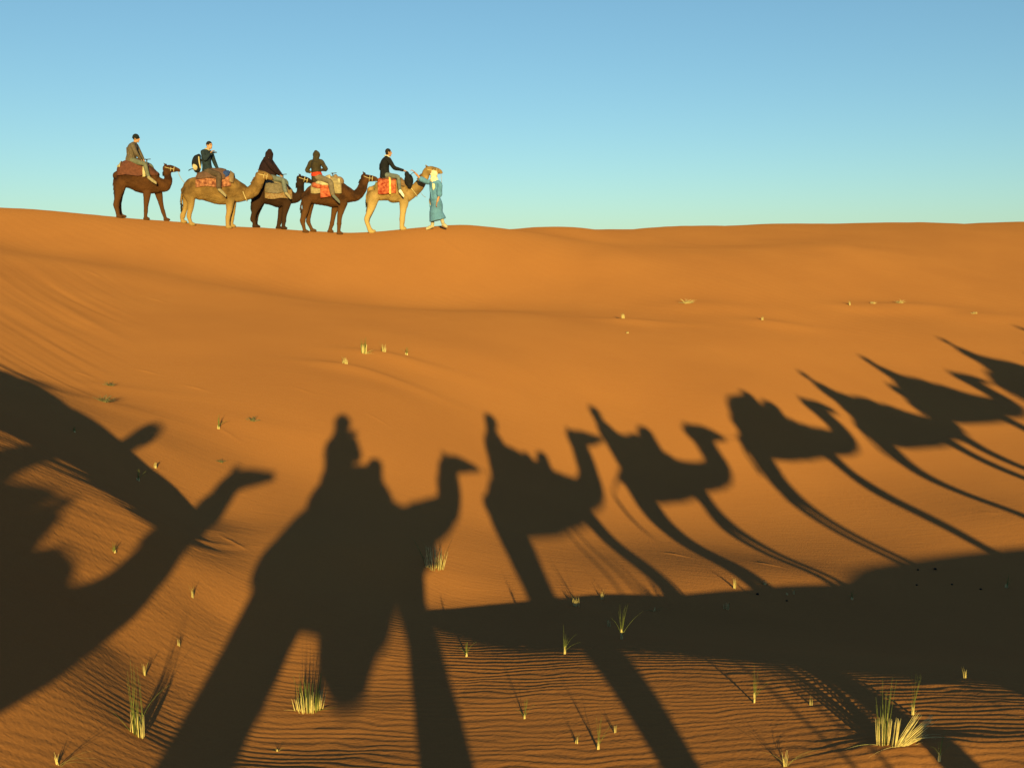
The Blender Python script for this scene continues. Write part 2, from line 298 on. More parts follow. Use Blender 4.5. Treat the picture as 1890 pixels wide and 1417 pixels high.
b.inputs['Diffuse Roughness'].default_value = 0.5 if 'Diffuse Roughness' in b.inputs else 0
tc = N.new('ShaderNodeTexCoord')
n1 = N.new('ShaderNodeTexNoise'); n1.inputs['Scale'].default_value = 0.35; n1.inputs['Detail'].default_value = 6; Lk.new(tc.outputs['Object'], n1.inputs[0])
n2 = N.new('ShaderNodeTexNoise'); n2.inputs['Scale'].default_value = 90; n2.inputs['Detail'].default_value = 3; Lk.new(tc.outputs['Object'], n2.inputs[0])
r1 = N.new('ShaderNodeValToRGB'); Lk.new(n1.outputs[0], r1.inputs[0])
r1.color_ramp.elements[0].color = (0.290, 0.116, 0.042, 1); r1.color_ramp.elements[1].color = (0.362, 0.150, 0.051, 1)
mx = N.new('ShaderNodeMix'); mx.data_type = 'RGBA'; mx.blend_type = 'MULTIPLY'; mx.inputs[0].default_value = 0.35
r2 = N.new('ShaderNodeValToRGB'); Lk.new(n2.outputs[0], r2.inputs[0]); r2.color_ramp.elements[0].color = (0.7, 0.68, 0.62, 1); r2.color_ramp.elements[0].position = 0.3; r2.color_ramp.elements[1].position = 0.7
Lk.new(r1.outputs[0], mx.inputs[6]); Lk.new(r2.outputs[0], mx.inputs[7]); Lk.new(mx.outputs[2], b.inputs['Base Color'])
n3 = N.new('ShaderNodeTexNoise'); n3.inputs['Scale'].default_value = 38; n3.inputs['Detail'].default_value = 4; Lk.new(tc.outputs['Object'], n3.inputs[0])
bp = N.new('ShaderNodeBump'); bp.inputs['Strength'].default_value = 0.5; bp.inputs['Distance'].default_value = 0.007
Lk.new(n3.outputs[0], bp.inputs['Height'])
mp4 = N.new('ShaderNodeMapping'); mp4.inputs['Scale'].default_value = (1.6, 8.0, 1.6); mp4.inputs['Rotation'].default_value = (0, 0, 0.25); Lk.new(tc.outputs['Object'], mp4.inputs[0])
n4 = N.new('ShaderNodeTexNoise'); n4.inputs['Scale'].default_value = 1.3; n4.inputs['Detail'].default_value = 5; n4.inputs['Roughness'].default_value = 0.62; Lk.new(mp4.outputs[0], n4.inputs[0])
bp4 = N.new('ShaderNodeBump'); bp4.inputs['Strength'].default_value = 0.28; bp4.inputs['Distance'].default_value = 0.022
Lk.new(n4.outputs[0], bp4.inputs['Height']); Lk.new(bp4.outputs[0], bp.inputs['Normal']); Lk.new(bp.outputs[0], b.inputs['Normal'])
ground = link('sand_dunes', me, sm); tag(ground, 'orange sand dunes around a rippled hollow', kind='structure')
ground.name = 'ground'

# ------------------------------------------------------------------ camels
def coat(name, c, light, pale, zmid=1.0):
    """shaggy coat: darker on the back, paler (pale) towards belly and legs, as these animals are coloured"""
    m = material(name, c, 0.9, 0.35, 3.5, bump=0.035, bscale=26, col2=light); t = m.node_tree; N = t.nodes; Lk = t.links
    b = N['Principled BSDF']; src = b.inputs['Base Color'].links[0].from_socket
    tc = N.new('ShaderNodeTexCoord'); sx = N.new('ShaderNodeSeparateXYZ'); Lk.new(tc.outputs['Object'], sx.inputs[0])
    mr = N.new('ShaderNodeMapRange'); mr.inputs[1].default_value = zmid + 0.25; mr.inputs[2].default_value = zmid - 0.25; Lk.new(sx.outputs[2], mr.inputs[0])
    mx = N.new('ShaderNodeMix'); mx.data_type = 'RGBA'; Lk.new(mr.outputs[0], mx.inputs[0]); Lk.new(src, mx.inputs[6]); mx.inputs[7].default_value = (*pale, 1)
    Lk.new(mx.outputs[2], b.inputs['Base Color']); return m
COATS = dict(dark_brown=coat('coat_dark_brown', (0.048, 0.015, 0.0045), (0.095, 0.034, 0.009), (0.085, 0.031, 0.009)), chestnut=coat('coat_chestnut', (0.045, 0.015, 0.0045), (0.088, 0.032, 0.009), (0.10, 0.040, 0.012), .9),
             tan=coat('coat_tan', (0.14, 0.072, 0.023), (0.23, 0.125, 0.042), (0.33, 0.20, 0.075), .75), black_brown=coat('coat_black_brown', (0.018, 0.007, 0.004), (0.034, 0.013, 0.006), (0.04, 0.016, 0.007)),
             sand=coat('coat_sand', (0.27, 0.155, 0.055), (0.37, 0.225, 0.09), (0.44, 0.29, 0.12), .9))
mat_tail = material('tail_hair', (0.02, 0.012, 0.008), 0.9)
mat_hoof = material('hoof', (0.05, 0.035, 0.02), 0.7)
mat_eye = material('eye', (0.01, 0.008, 0.006), 0.15, spec=0.6)
def interp(tab, x, k):
    xs = [q[0] for q in tab]; return float(np.interp(x, xs, [q[k] for q in tab]))
def camel(spec, coatname, label, group, halter=True, tuft=True):
    """spec: torso [(x,z,r)], neck, head, legs [(side,[(x,z,r)])], tail, y -- world metres in the animal's own upright plane"""
    y0 = spec['y']; T = spec['torso']; x0 = sum(q[0] for q in T) / len(T); z0 = gz(x0, y0, False)
    root = empty('camel', (x0, y0, z0)); tag(root, label, 'camel', group)
    mb = MB(); l = lambda q, yy=0.0: (q[0] - x0, yy, q[1] - z0)
    mb.tube([l(q) for q in T], [q[2] for q in T], [min(0.8, 0.31 / q[2]) for q in T], seg=20, sub=4)
    if 'hump' in spec: mb.ball(l(spec['hump']), (spec['hump'][2] * 1.25, spec['hump'][2] * 0.6, spec['hump'][2]), 16, 10)
    mb.tube([l(q) for q in spec['neck']], [q[2] for q in spec['neck']], [0.75] * len(spec['neck']), seg=16, sub=4)
    H = spec['head']; mb.tube([l(q) for q in H], [q[2] for q in H], [0.72, 0.78, 0.68, 0.8], seg=14, sub=4)
    hd = Vector((H[-1][0] - H[0][0], 0, H[-1][1] - H[0][1])).normalized(); up = Vector((-hd.z, 0, hd.x)); 
    if up.z < 0: up = -up
    c0 = Vector(l(H[0])); c1 = Vector(l(H[1])); hr = H[1][2]
    cn = Vector(l(spec['neck'][-1])); mb.tube([cn, (cn + c0) / 2, c0, c1], [spec['neck'][-1][2], spec['neck'][-1][2] * 0.95, H[0][2] * 0.95, hr * 0.9], 0.75, seg=14, sub=2)
    for s in (-1, 1):  # ears, brow, nostrils' lip
        e0 = c0 + up * H[0][2] * 0.7 + Vector((0, s * H[0][2] * 0.5, 0))
        mb.tube([e0, e0 + up * 0.06 - hd * 0.03 + Vector((0, s * 0.025, 0)), e0 + up * 0.10 - hd * 0.06 + Vector((0, s * 0.03, 0))], [0.026, 0.022, 0.009], seg=8, sub=2)
        mb.ball(c1 + up * hr * 0.45 + Vector((0, s * hr * 0.55, 0)), hr * 0.35, 10, 6)
    tip = Vector(l(H[-1])); mb.ball(tip - up * H[-1][2] * 0.5 + hd * 0.01, (H[-1][2] * 1.0, H[-1][2] * 0.75, H[-1][2] * 0.6), 10, 6)
    feet = []
    for s, L in spec['legs']:
        yo = 0.15 * s; P = []
        n = len(L)
        for k, q in enumerate(L):
            P.append(list(l(q, yo * (0.85 + 0.25 * k / (n - 1)))))
        gl = gz(L[-1][0], y0 + P[-1][1], True) - z0
        P[-1][2] = gl + 0.05
        if P[-2][2] < gl + 0.16: P[-2][2] = gl + 0.16
        R_ = [q[2] for q in L]; mb.tube(P, R_, [0.72] + [0.9] * (n - 1), seg=12, sub=4)
        mb.ball(P[2], (R_[2] * 1.12, R_[2] * 0.95, R_[2] * 1.35), 10, 7); fx = P[-1][0] + 0.035; mb.ball((fx, P[-1][1], gl + 0.035), (0.115, 0.085, 0.055), 12, 8); feet.append((fx, P[-1][1], gl))
    tl = [l(q) for q in spec['tail']]; tl[0] = (tl[0][0] + 0.05, 0, tl[0][2]); mb.tube(tl, [0.045, 0.03, 0.02], seg=8, sub=3)
    body = mb.fused('body', COATS[coatname], spec.get('voxel', 0.022), root, 3)
    bm_ = body.data; co = np.empty(len(bm_.vertices) * 3, np.float32); bm_.vertices.foreach_get('co', co); co = co.reshape(-1, 3); nn_ = np.empty(len(bm_.vertices) * 3, np.float32); bm_.vertices.foreach_get('normal', nn_); nn_ = nn_.reshape(-1, 3)
    u_ = co[:, 0] * 9 + co[:, 1] * 4 + x0; w_ = co[:, 2] * 7 - co[:, 1] * 5 + x0; dn_ = 0.017 * fbm(u_, w_, 3, 7) * np.clip((co[:, 2] - 0.3) / 0.6, 0.25, 1)
    bm_.vertices.foreach_set('co', (co + nn_ * dn_[:, None]).ravel().astype(np.float32)); bm_.update()
    # hair: tail brush, nape and throat tufts
    rnd = random.Random(int(x0 * 100)); hb = MB()
    t1 = Vector(tl[1]); t2 = Vector(tl[2])
    for k in range(26):
        a = t1.lerp(t2, rnd.uniform(-0.1, 0.95)); d = Vector((rnd.uniform(-0.05, 0.01), rnd.uniform(-0.03, 0.03), -rnd.uniform(0.10, 0.2)))
        hb.tube([a + Vector((rnd.uniform(-.02, .02), rnd.uniform(-.02, .02), 0)), a + d * 0.5, a + d], [0.014, 0.012, 0.004], seg=5, sub=1)
    hb.build('tail_hair', mat_tail, root)
    for s in (-1, 1): MB().ball(c1 + up * hr * 0.32 + hd * 0.02 + Vector((0, s * hr * 0.74, 0)), hr * 0.17, 8, 6).build('eye', mat_eye, root)
    if tuft:
        nb = MB(); N_ = spec['neck']
        for k in range(30):
            q = N_[-1]; q2 = N_[-2]; f_ = rnd.random(); c = Vector(l(q)).lerp(Vector(l(q2)), f_); rr = q[2] * (1 - f_) + q2[2] * f_
            ax = (Vector(l(q)) - Vector(l(q2))).normalized(); back = Vector((-ax.z, 0, ax.x)); back = back if back.x < 0 else -back
            a = c + back * rr * 0.85 + Vector((0, rnd.uniform(-.5, .5) * rr, 0)); d = back * 0.05 - ax * 0.04
            nb.tube([a, a + d * 0.6, a + d], [0.016, 0.012, 0.004], seg=5, sub=1)
        nb.build('mane', mat_tail if coatname in ('dark_brown', 'black_brown', 'chestnut') else material('mane_tan', (0.14, 0.07, 0.025)), root); nb = MB()
        for k in range(16):
            a = c0 + up * H[0][2] * 0.8 + Vector((rnd.uniform(-.03, .04), rnd.uniform(-.03, .03), 0)); nb.tube([a, a + up * 0.03, a + up * rnd.uniform(0.04, 0.06) - hd * 0.02], [0.014, 0.01, 0.004], seg=5, sub=1)
        nb.build('topknot', mat_tail if coatname in ('dark_brown', 'black_brown', 'chestnut') else material('mane_tan', (0.14, 0.07, 0.025)), root)
    if halter:
        hm = material('halter_cord', (0.55, 0.42, 0.22)); q = MB()
        for fr in (0.42, 0.78):
            c = Vector(l(H[1])).lerp(Vector(l(H[-1])), fr - 0.25); rr = hr * (1.02 - 0.35 * fr)
            ring = [c + up * rr * 1.05 * math.cos(a) + Vector((0, rr * 0.84 * math.sin(a), 0)) for a in np.linspace(0, 2 * math.pi, 17)]
            q.tube(ring, 0.009, seg=6, sub=1, side=(1, 0, 0.2), cap=False)
        for s in (-1, 1):
            q.tube([c0 + Vector((0, s * H[0][2] * 0.76, 0)) + up * H[0][2] * .2, c1 + Vector((0, s * hr * 0.82, 0)), Vector(l(H[2])) + Vector((0, s * H[2][2] * 0.74, 0))], 0.009, seg=6, sub=3)
        q.build('halter', hm, root)
    if spec.get('neckband'):
        a, b_ = Vector(l(spec['neck'][1])), Vector(l(spec['neck'][2])); c = a.lerp(b_, 0.1); ax = (b_ - a).normalized(); nn = Vector((-ax.z, 0, ax.x)); rr = spec['neck'][1][2] * 1.08
        ring = [c + nn * rr * math.cos(t_) + Vector((0, rr * 0.79 * math.sin(t_), 0)) for t_ in np.linspace(0, 2 * math.pi, 25)]
        MB().tube(ring, 0.014, seg=6, sub=1, side=tuple(ax), cap=False).build('neck_rope', material('halter_cord', (0.55, 0.42, 0.22)), root)
    return root, x0, z0

def drape(root, name, spec, x0w, x1w, zbot, off, mat, loc, zfar=None, thick=0.03, wob=0.02, seed=1, top=0.0):
    """cloth laid over the back between x0w and x1w, hanging to zbot on both flanks (world x, z); loc = location of root"""
    T = spec['torso']; nx = 14; rnd = random.Random(seed); V = []; Fc = []
    ph = [rnd.uniform(0, 6.28) for _ in range(4)]
    rows = []
    for i in range(nx + 1):
        x = x0w + (x1w - x0w) * i / nx
        zc = interp(T, x, 1); r = interp(T, x, 2)
        if 'hump' in spec:
            hx, hz, hr = spec['hump']; r_h = hr * math.sqrt(max(0, 1 - ((x - hx) / (hr * 1.35)) ** 2)); r_top = max(r, hz + r_h - zc)
        else: r_top = r
        lat = min(0.8 * r, 0.31); r_top += top
        pts = []
        zb = zbot + wob * math.sin(x * 9 + ph[0]); a0 = 0.0
        if zb > zc - 0.01: a0 = math.asin(min(0.9, max(0, (zb - zc) / r_top)) ** (1 / 0.9)); zb = zc - 0.001
        nh = 5
        for k in range(nh): pts.append((-lat - 0.01, zb + (zc - zb) * k / nh) if a0 == 0 else (-lat * math.cos(a0) - .0005 * (nh - k), zc + r_top * math.sin(a0) ** .9 - .001 * (nh - k)))
        for k in range(15):
            a = a0 + (math.pi - 2 * a0) * k / 14; pts.append((-lat * math.cos(a), zc + r_top * max(0, math.sin(a)) ** 0.9))
        for k in range(nh - 1, -1, -1): pts.append((lat + 0.01, zb + (zc - zb) * k / nh) if a0 == 0 else (lat * math.cos(a0) + .0005 * (nh - k), zc + r_top * math.sin(a0) ** .9 - .001 * (nh - k)))
        rows.append((x, zc, pts))
    npt = len(rows[0][2])
    for side in (0, 1):
        for (x, zc, pts) in rows:
            for m, (yy, zz) in enumerate(pts):
                o = off + side * thick; d = Vector((0, yy, max(zz - zc, 0) * 0.6)); d = d.normalized() if d.length > 1e-6 else Vector((0, 0, 1))
                w = wob * 0.5 * math.sin(x * 14 + m * 0.9 + ph[1]) * (0.3 + 0.7 * side)
                V.append((x - loc[0], yy + d.y * (o + w), zz + d.z * (o + w) - loc[2]))
    n1 = (nx + 1) * npt
    for i in range(nx):
        for m in range(npt - 1):
            a = i * npt + m; Fc.append((a, a + 1, a + npt + 1, a + npt)); b_ = a + n1; Fc.append((b_, b_ + npt, b_ + npt + 1, b_ + 1))
    for i in range(nx):
        for m in (0, npt - 1):
            a = i * npt + m; q = (a, a + npt, a + npt + n1, a + n1); Fc.append(q if m == 0 else q[::-1])
    for m in range(npt - 1):
        for i in (0, nx):
            a = i * npt + m; q = (a, a + n1, a + 1 + n1, a + 1); Fc.append(q if i == 0 else q[::-1])
    return link(name, make_mesh(name, V, Fc), mat, root)

# ------------------------------------------------------------------ people
SKIN = material('skin', (0.46, 0.235, 0.135), 0.6, 0.12, 12, spec=0.3)
def lerp(a, b, t): return tuple(a[i] * (1 - t) + b[i] * t for i in range(3))
def person(P, label, garments, group='riders and guide of the caravan on the crest', face=(1, 0), voxel=0.0095, astride=True, wide=0.19, hats=None, lateral=None):
    """P: joints as world (x,z) in plane y; near side is -y. garments: dict part -> (material, inflate)"""
    y0 = P['y']; px, pz = P['pelvis']; root = empty('person', (px, y0, pz - 0.1)); tag(root, label, 'person', group)
    def J(q, y=0.0): return np.array([q[0] - px, y, q[1] - pz + 0.1])
    pel, che, nec, hea = J(P['pelvis']), J(P['chest']), J(P['neck']), J(P['head'])
    fx, fy = face; fl = math.hypot(fx, fy); fd = np.array([fx / fl, fy / fl, 0]); sd = np.array([-fd[1], fd[0], 0])
    lat = dict(armN=(-wide, -wide - 0.05, -0.10), armF=(wide, wide + 0.05, 0.10))
    if astride: lat.update(legN=(-0.12, -0.38, -0.46, -0.47), legF=(0.12, 0.38, 0.46, 0.47))
    else: lat.update(legN=(-0.09, -0.10, -0.10, -0.12), legF=(0.09, 0.10, 0.10, 0.12))
    if lateral: lat.update(lateral)
    limbs = {k: [J(q, yy) for q, yy in zip(P[k], lat[k])] for k in ('armN', 'armF', 'legN', 'legF')}
    b = MB()
    b.tube([pel + [0, 0, -0.06], pel, lerp(pel, che, .5), che, lerp(che, nec, .6), nec + [0, 0, -0.01]], [0.10, 0.125, 0.105, 0.125, 0.10, 0.055], [1.35, 1.35, 1.3, 1.4, 1.7, 1.05], seg=16, sub=3)
    b.tube([nec + [0, 0, -0.05], nec, lerp(nec, hea, 0.6)], [0.058, 0.052, 0.055], seg=10, sub=2)
    # head: skull, jaw, nose, brow, lips, ears
    up = np.array([0, 0, 1.]); h = hea
    b.ball(h + up * 0.02 - fd * 0.008, (0.088, 0.078, 0.105) if abs(fd[0]) > 0.7 else (0.080, 0.086, 0.105), 14, 10)
    b.ball(h - up * 0.045 + fd * 0.022, (0.060, 0.056, 0.068), 12, 8)
    b.ball(h - up * 0.098 + fd * 0.060, 0.022, 8, 6)
    b.tube([h + up * 0.022 + fd * 0.080, h + fd * 0.098 - up * 0.005, h - up * 0.022 + fd * 0.102], [0.010, 0.012, 0.016], seg=8, sub=2)
    b.tube([h - up * 0.055 + fd * 0.078 + sd * 0.022, h - up * 0.053 + fd * 0.086, h - up * 0.055 + fd * 0.078 - sd * 0.022], [0.008, 0.011, 0.008], seg=6, sub=1)
    b.tube([h + up * 0.034 + fd * 0.070 + sd * 0.040, h + up * 0.036 + fd * 0.086, h + up * 0.034 + fd * 0.070 - sd * 0.040], [0.010, 0.011, 0.010], seg=6, sub=1)
    for s in (-1, 1): b.tube([h + sd * s * 0.078 + up * 0.02 - fd * 0.01, h + sd * s * 0.090 - fd * 0.018, h + sd * s * 0.078 - up * 0.03 - fd * 0.006], [0.014, 0.016, 0.010], seg=6, sub=2)
    for k in ('armN', 'armF'):
        s_, e_, w_ = limbs[k]; b.tube([lerp(che, nec, .75) + np.array([0, s_[1] * 0.5, 0]), s_, lerp(s_, e_, .5), e_, lerp(e_, w_, .55), w_], [0.055, 0.056, 0.048, 0.040, 0.036, 0.026], seg=10, sub=3)
        # palm, four bent fingers of different length, thumb from the side of the palm
        d = w_ - e_; d = d / np.linalg.norm(d); sgn = 1 if k == 'armN' else -1
        dn = np.cross(d, [0, sgn, 0]); dn = dn / (np.linalg.norm(dn) + 1e-9)
        if dn[2] > 0: dn = -dn
        w2 = np.cross(d, dn); pc = w_ + d * 0.045
        b.tube([w_, pc, w_ + d * 0.085], [0.018, 0.018, 0.014], 2.1, side=tuple(w2), seg=10, sub=2)
        for q, ln in zip((-0.029, -0.010, 0.009, 0.028), (0.060, 0.074, 0.078, 0.068)):
            f0 = w_ + d * 0.085 + w2 * q; f1 = f0 + d * ln * 0.5 + dn * 0.012; f2 = f1 + d * ln * 0.15 + dn * ln * 0.42; f3 = f2 - d * ln * .12 + dn * ln * 0.22
            b.tube([f0, f1, f2, f3], [0.0095, 0.009, 0.0085, 0.007], seg=6, sub=2)
        t0 = w_ + d * 0.03 + w2 * 0.036; b.tube([t0, t0 + d * 0.028 + w2 * 0.022 + dn * .01, t0 + d * 0.055 + w2 * 0.018 + dn * 0.028], [0.012, 0.011, 0.009], seg=6, sub=2)
    for k in ('legN', 'legF'):
        hp, kn, an, to = limbs[k]
        b.tube([lerp(pel, hp, .6), hp, lerp(hp, kn, .5), kn, lerp(kn, an, .35), an], [0.09, 0.092, 0.076, 0.056, 0.054, 0.036], seg=12, sub=3)
        b.tube([an + [0, 0, 0.0], lerp(an, to, .5) + up * -0.01, to], [0.036, 0.034, 0.024], 1.2, seg=8, sub=2)
    body = b.fused('body', SKIN, voxel, root, 2)
    for s in (-1, 1): MB().ball(h + up * 0.014 + fd * 0.078 + sd * s * 0.031, 0.011, 8, 6).build('eye', mat_eye, root)
    for gname, (kind, mat, inf) in garments.items():
        g = MB(); vx = 0.014; pname = gname.split('#')[0]
        if kind == 'top' or kind == 'robe':
            low = -0.14 if kind == 'top' else -0.05
            g.tube([pel + [0, 0, low], pel, lerp(pel, che, .5), che, lerp(che, nec, .6), nec + [0, 0, -0.015]], [0.145 + inf, 0.14 + inf, 0.125 + inf, 0.135 + inf, 0.108 + inf, 0.066], [1.3, 1.35, 1.35, 1.45, 1.7, 1.05], seg=18, sub=3)
            for k in ('armN', 'armF'):
                s_, e_, w_ = limbs[k]; w3 = lerp(e_, w_, 0.93 if kind == 'top' else .55)
                if kind == 'top': g.tube([lerp(che, nec, .75) + np.array([0, s_[1] * 0.5, 0]), s_, lerp(s_, e_, .5), e_, lerp(e_, w3, .5), w3], [0.066 + inf * .5, 0.068 + inf * .5, 0.060 + inf * .5, 0.054 + inf * .5, 0.046 + inf * .4, 0.036 + inf * .3], seg=12, sub=3)
                else: g.tube([lerp(che, nec, .75) + np.array([0, s_[1] * 0.5, 0]), s_, lerp(s_, e_, .5), e_], [0.07, 0.078, 0.085, 0.092], seg=12, sub=3)
            if kind == 'robe':
                g.tube([pel, lerp(pel, limbs['legN'][1], .5) * np.array([1, 0, 1]), np.array([limbs['legN'][1][0] * .5 + limbs['legF'][1][0] * .5, 0, limbs['legN'][1][2]]),
                        np.array([(limbs['legN'][2][0] + limbs['legF'][2][0]) / 2, 0, P['hem'] - pz + 0.1])], [0.17, 0.19, 0.215, 0.275], [1.1, 1.05, 0.95, 0.9], seg=20, sub=3, cap=True, capk=0.12)
            rn = random.Random(int(px * 31)); 
            for k in range(9): # folds
                a = rn.uniform(0, 6.28); zc = lerp(pel, che, rn.uniform(-.4, .9)); rr = 0.14 + inf
                g.tube([zc + np.array([rr * math.cos(a), rr * 1.35 * math.sin(a), .08]), zc + np.array([rr * math.cos(a + .25), rr * 1.35 * math.sin(a + .25), -.10])], [0.012, 0.02], seg=6, sub=1)
            g.fused(pname, mat, vx, root, 2)
        elif kind == 'cloak':
            q = [np.array(J(c_[:2])) for c_ in P['cloak']]
            g.tube(q, [c_[2] for c_ in P['cloak']], [c_[3] for c_ in P['cloak']], seg=20, sub=4); 
            for k in ('armN', 'armF'):
                s_, e_, w_ = limbs[k]; g.tube([s_, e_, lerp(e_, w_, .9)], [0.09, 0.085, 0.06], seg=12, sub=3)
            g.fused(pname, mat, vx, root, 3)
        elif kind == 'legs':
            g.tube([lerp(pel, che, .12), pel, pel + [0, 0, -0.07]], [0.125, 0.135, 0.12], [1.35, 1.4, 1.3], seg=14, sub=2)
            for k in ('legN', 'legF'):
                hp, kn, an, to = limbs[k]; a2 = lerp(kn, an, 0.93)
                g.tube([lerp(pel, hp, .5), hp, lerp(hp, kn, .5), kn, lerp(kn, an, .4), a2], [0.10 + inf, 0.104 + inf, 0.088 + inf, 0.07 + inf, 0.066 + inf, 0.056 + inf], seg=12, sub=3)
            g.fused(pname, mat, vx, root, 2)
        elif kind == 'shoe':
            for k in ('legN', 'legF'):
                hp, kn, an, to = limbs[k]; d = to - an; d = d / np.linalg.norm(d); m_ = MB()
                m_.tube([an + up * 0.02, an - up * .01 + d * .02, lerp(an, to, .55), to + d * 0.01], [0.048, 0.055, 0.048, 0.036], 1.05, seg=10, sub=3)
                m_.tube([an - d * 0.05 - up * .045, lerp(an, to, .5) - up * .05, to + d * .03 - up * .028], [0.02, 0.02, 0.018], 2.2, seg=8, sub=2)
                m_.fused('shoe', mat, vx, root, 1)
        elif kind == 'hair':
            g.ball(h + up * 0.040 - fd * 0.022, (0.094, 0.090, 0.098), 14, 10); g.ball(h - up * 0.02 - fd * 0.045, (0.055, 0.078, 0.06), 12, 8)
            ob = g.build(pname, mat, root)
        elif kind == 'beanie':
            g.ball(h + up * 0.050 - fd * 0.012, (0.105, 0.100, 0.105), 16, 10); g.tube([h + up * 0.035 + np.array([0.100 * math.cos(a), 0.096 * math.sin(a), 0]) - fd * .01 for a in np.linspace(0, 6.283, 17)], 0.018, seg=8, sub=1, side=(0, 0, 1), cap=False)
            g.fused(pname, mat, 0.01, root, 1)
        elif kind == 'hood':
            g.ball(h + up * 0.035 - fd * 0.025, (0.118, 0.112, 0.125), 16, 10); g.ball(h + up * 0.13 - fd * 0.05, (0.06, 0.06, 0.05), 10, 8)
            g.tube([h - fd * .03, lerp(h, nec, .6) - fd * .03, nec - fd * 0.02 - up * .03, lerp(nec, che, .35)], [0.10, 0.10, 0.115, 0.13], [1.0, 1.1, 1.3, 1.4], seg=14, sub=3)
            g.fused(pname, mat, 0.012, root, 2)
        elif kind == 'collar':
            g.tube([nec + np.array([0.062 * math.cos(a), 0.07 * math.sin(a), 0.012 - 0.02 * math.cos(a)]) for a in np.linspace(0, 6.283, 17)], 0.026, seg=8, sub=1, side=(0, 0, 1), cap=False)
            g.build(pname, mat, root)
        elif kind == 'belt':
            g.tube([pel + [0, 0, 0.02], pel + [0, 0, 0.055]], [0.178, 0.178], 1.36, seg=24, sub=1); g.build(pname, mat, root)
        elif kind == 'turban':
            for k in range(5): g.tube([h + up * (0.045 + 0.018 * k) - fd * .01 + np.array([(0.104 - .010 * k) * math.cos(a), (0.10 - .010 * k) * math.sin(a), 0.022 * math.sin(a * 1 + k)]) for a in np.linspace(0, 6.283, 15)], 0.026, seg=8, sub=1, side=(0, 0, 1), cap=False)
            g.ball(h + up * 0.07 - fd * .01, (0.10, 0.095, 0.075), 14, 8)
            g.tube([h - up * .02 - fd * .015, lerp(h, nec, .7), nec - up * 0.0, nec - up * 0.05], [0.108, 0.112, 0.125, 0.14], [1, 1.0, 1.15, 1.3], seg=16, sub=2)
            g.fused(pname, mat, 0.012, root, 1)
        elif kind == 'scarf':
            n_ = nec; s0 = np.array([0, -0.165, 0])
            g.tube([n_ + s0 * .75 + up * .04, n_ + s0 * 1.05 - up * .08, n_ + s0 * 1.2 - up * .20 + np.array([-.02, 0, 0]), n_ + s0 * 1.25 - up * .33 + np.array([-.04, 0, 0])], [0.03, 0.035, 0.035, 0.02], [1, 1, 1, 1], seg=10, sub=3)
            g.tube([n_ + s0 * .8 + np.array([-.08, 0, 0]), n_ + s0 * 1.1 - up * .12 + np.array([-.02, 0, 0]), n_ + s0 * 1.25 - up * .28 + np.array([-.03, 0, 0])], [0.05, 0.06, 0.04], [.6, .6, .6], seg=10, sub=3)
            g.tube([n_ + s0 * .8 + np.array([.09, 0, 0]), n_ + s0 * 1.1 - up * .10 + np.array([.04, 0, 0]), n_ + s0 * 1.2 - up * .22], [0.045, 0.05, 0.03], [.6, .6, .6], seg=10, sub=3)
            g.fused(pname, mat, 0.012, root, 1)
    return root

def item(name, label, cat, mb_parts, loc, group=None):
    """mb_parts: list of (part name, MB in world coords relative to loc, material, voxel or 0); a single entry makes a one-mesh thing"""
    if len(mb_parts) == 1:
        pn, m_, mt, vx = mb_parts[0]; o = m_.fused(name, mt, vx, None, 2) if vx else m_.build(name, mt)
        o.location = loc; tag(o, label, cat, group); return o
    root = empty(name, loc); tag(root, label, cat, group)
    for pn, m_, mt, vx in mb_parts:
        if vx: m_.fused(pn, mt, vx, root, 2)
        else: m_.build(pn, mt, root)
    return root
def rope(a, b_, sag, label, rad=0.008, mat=None, mid=None):
    a, b_ = np.array(a, float), np.array(b_, float); pts = [a * (1 - t_) + b_ * t_ - np.array([0, 0, sag * 4 * t_ * (1 - t_)]) - a for t_ in np.linspace(0, 1, 11)]
    m_ = MB().tube(pts, rad, seg=6, sub=2); return item('lead_rope', label, 'rope', [('rope', m_, mat or material('rope', (0.45, 0.36, 0.22)), 0)], tuple(a), 'lead ropes')

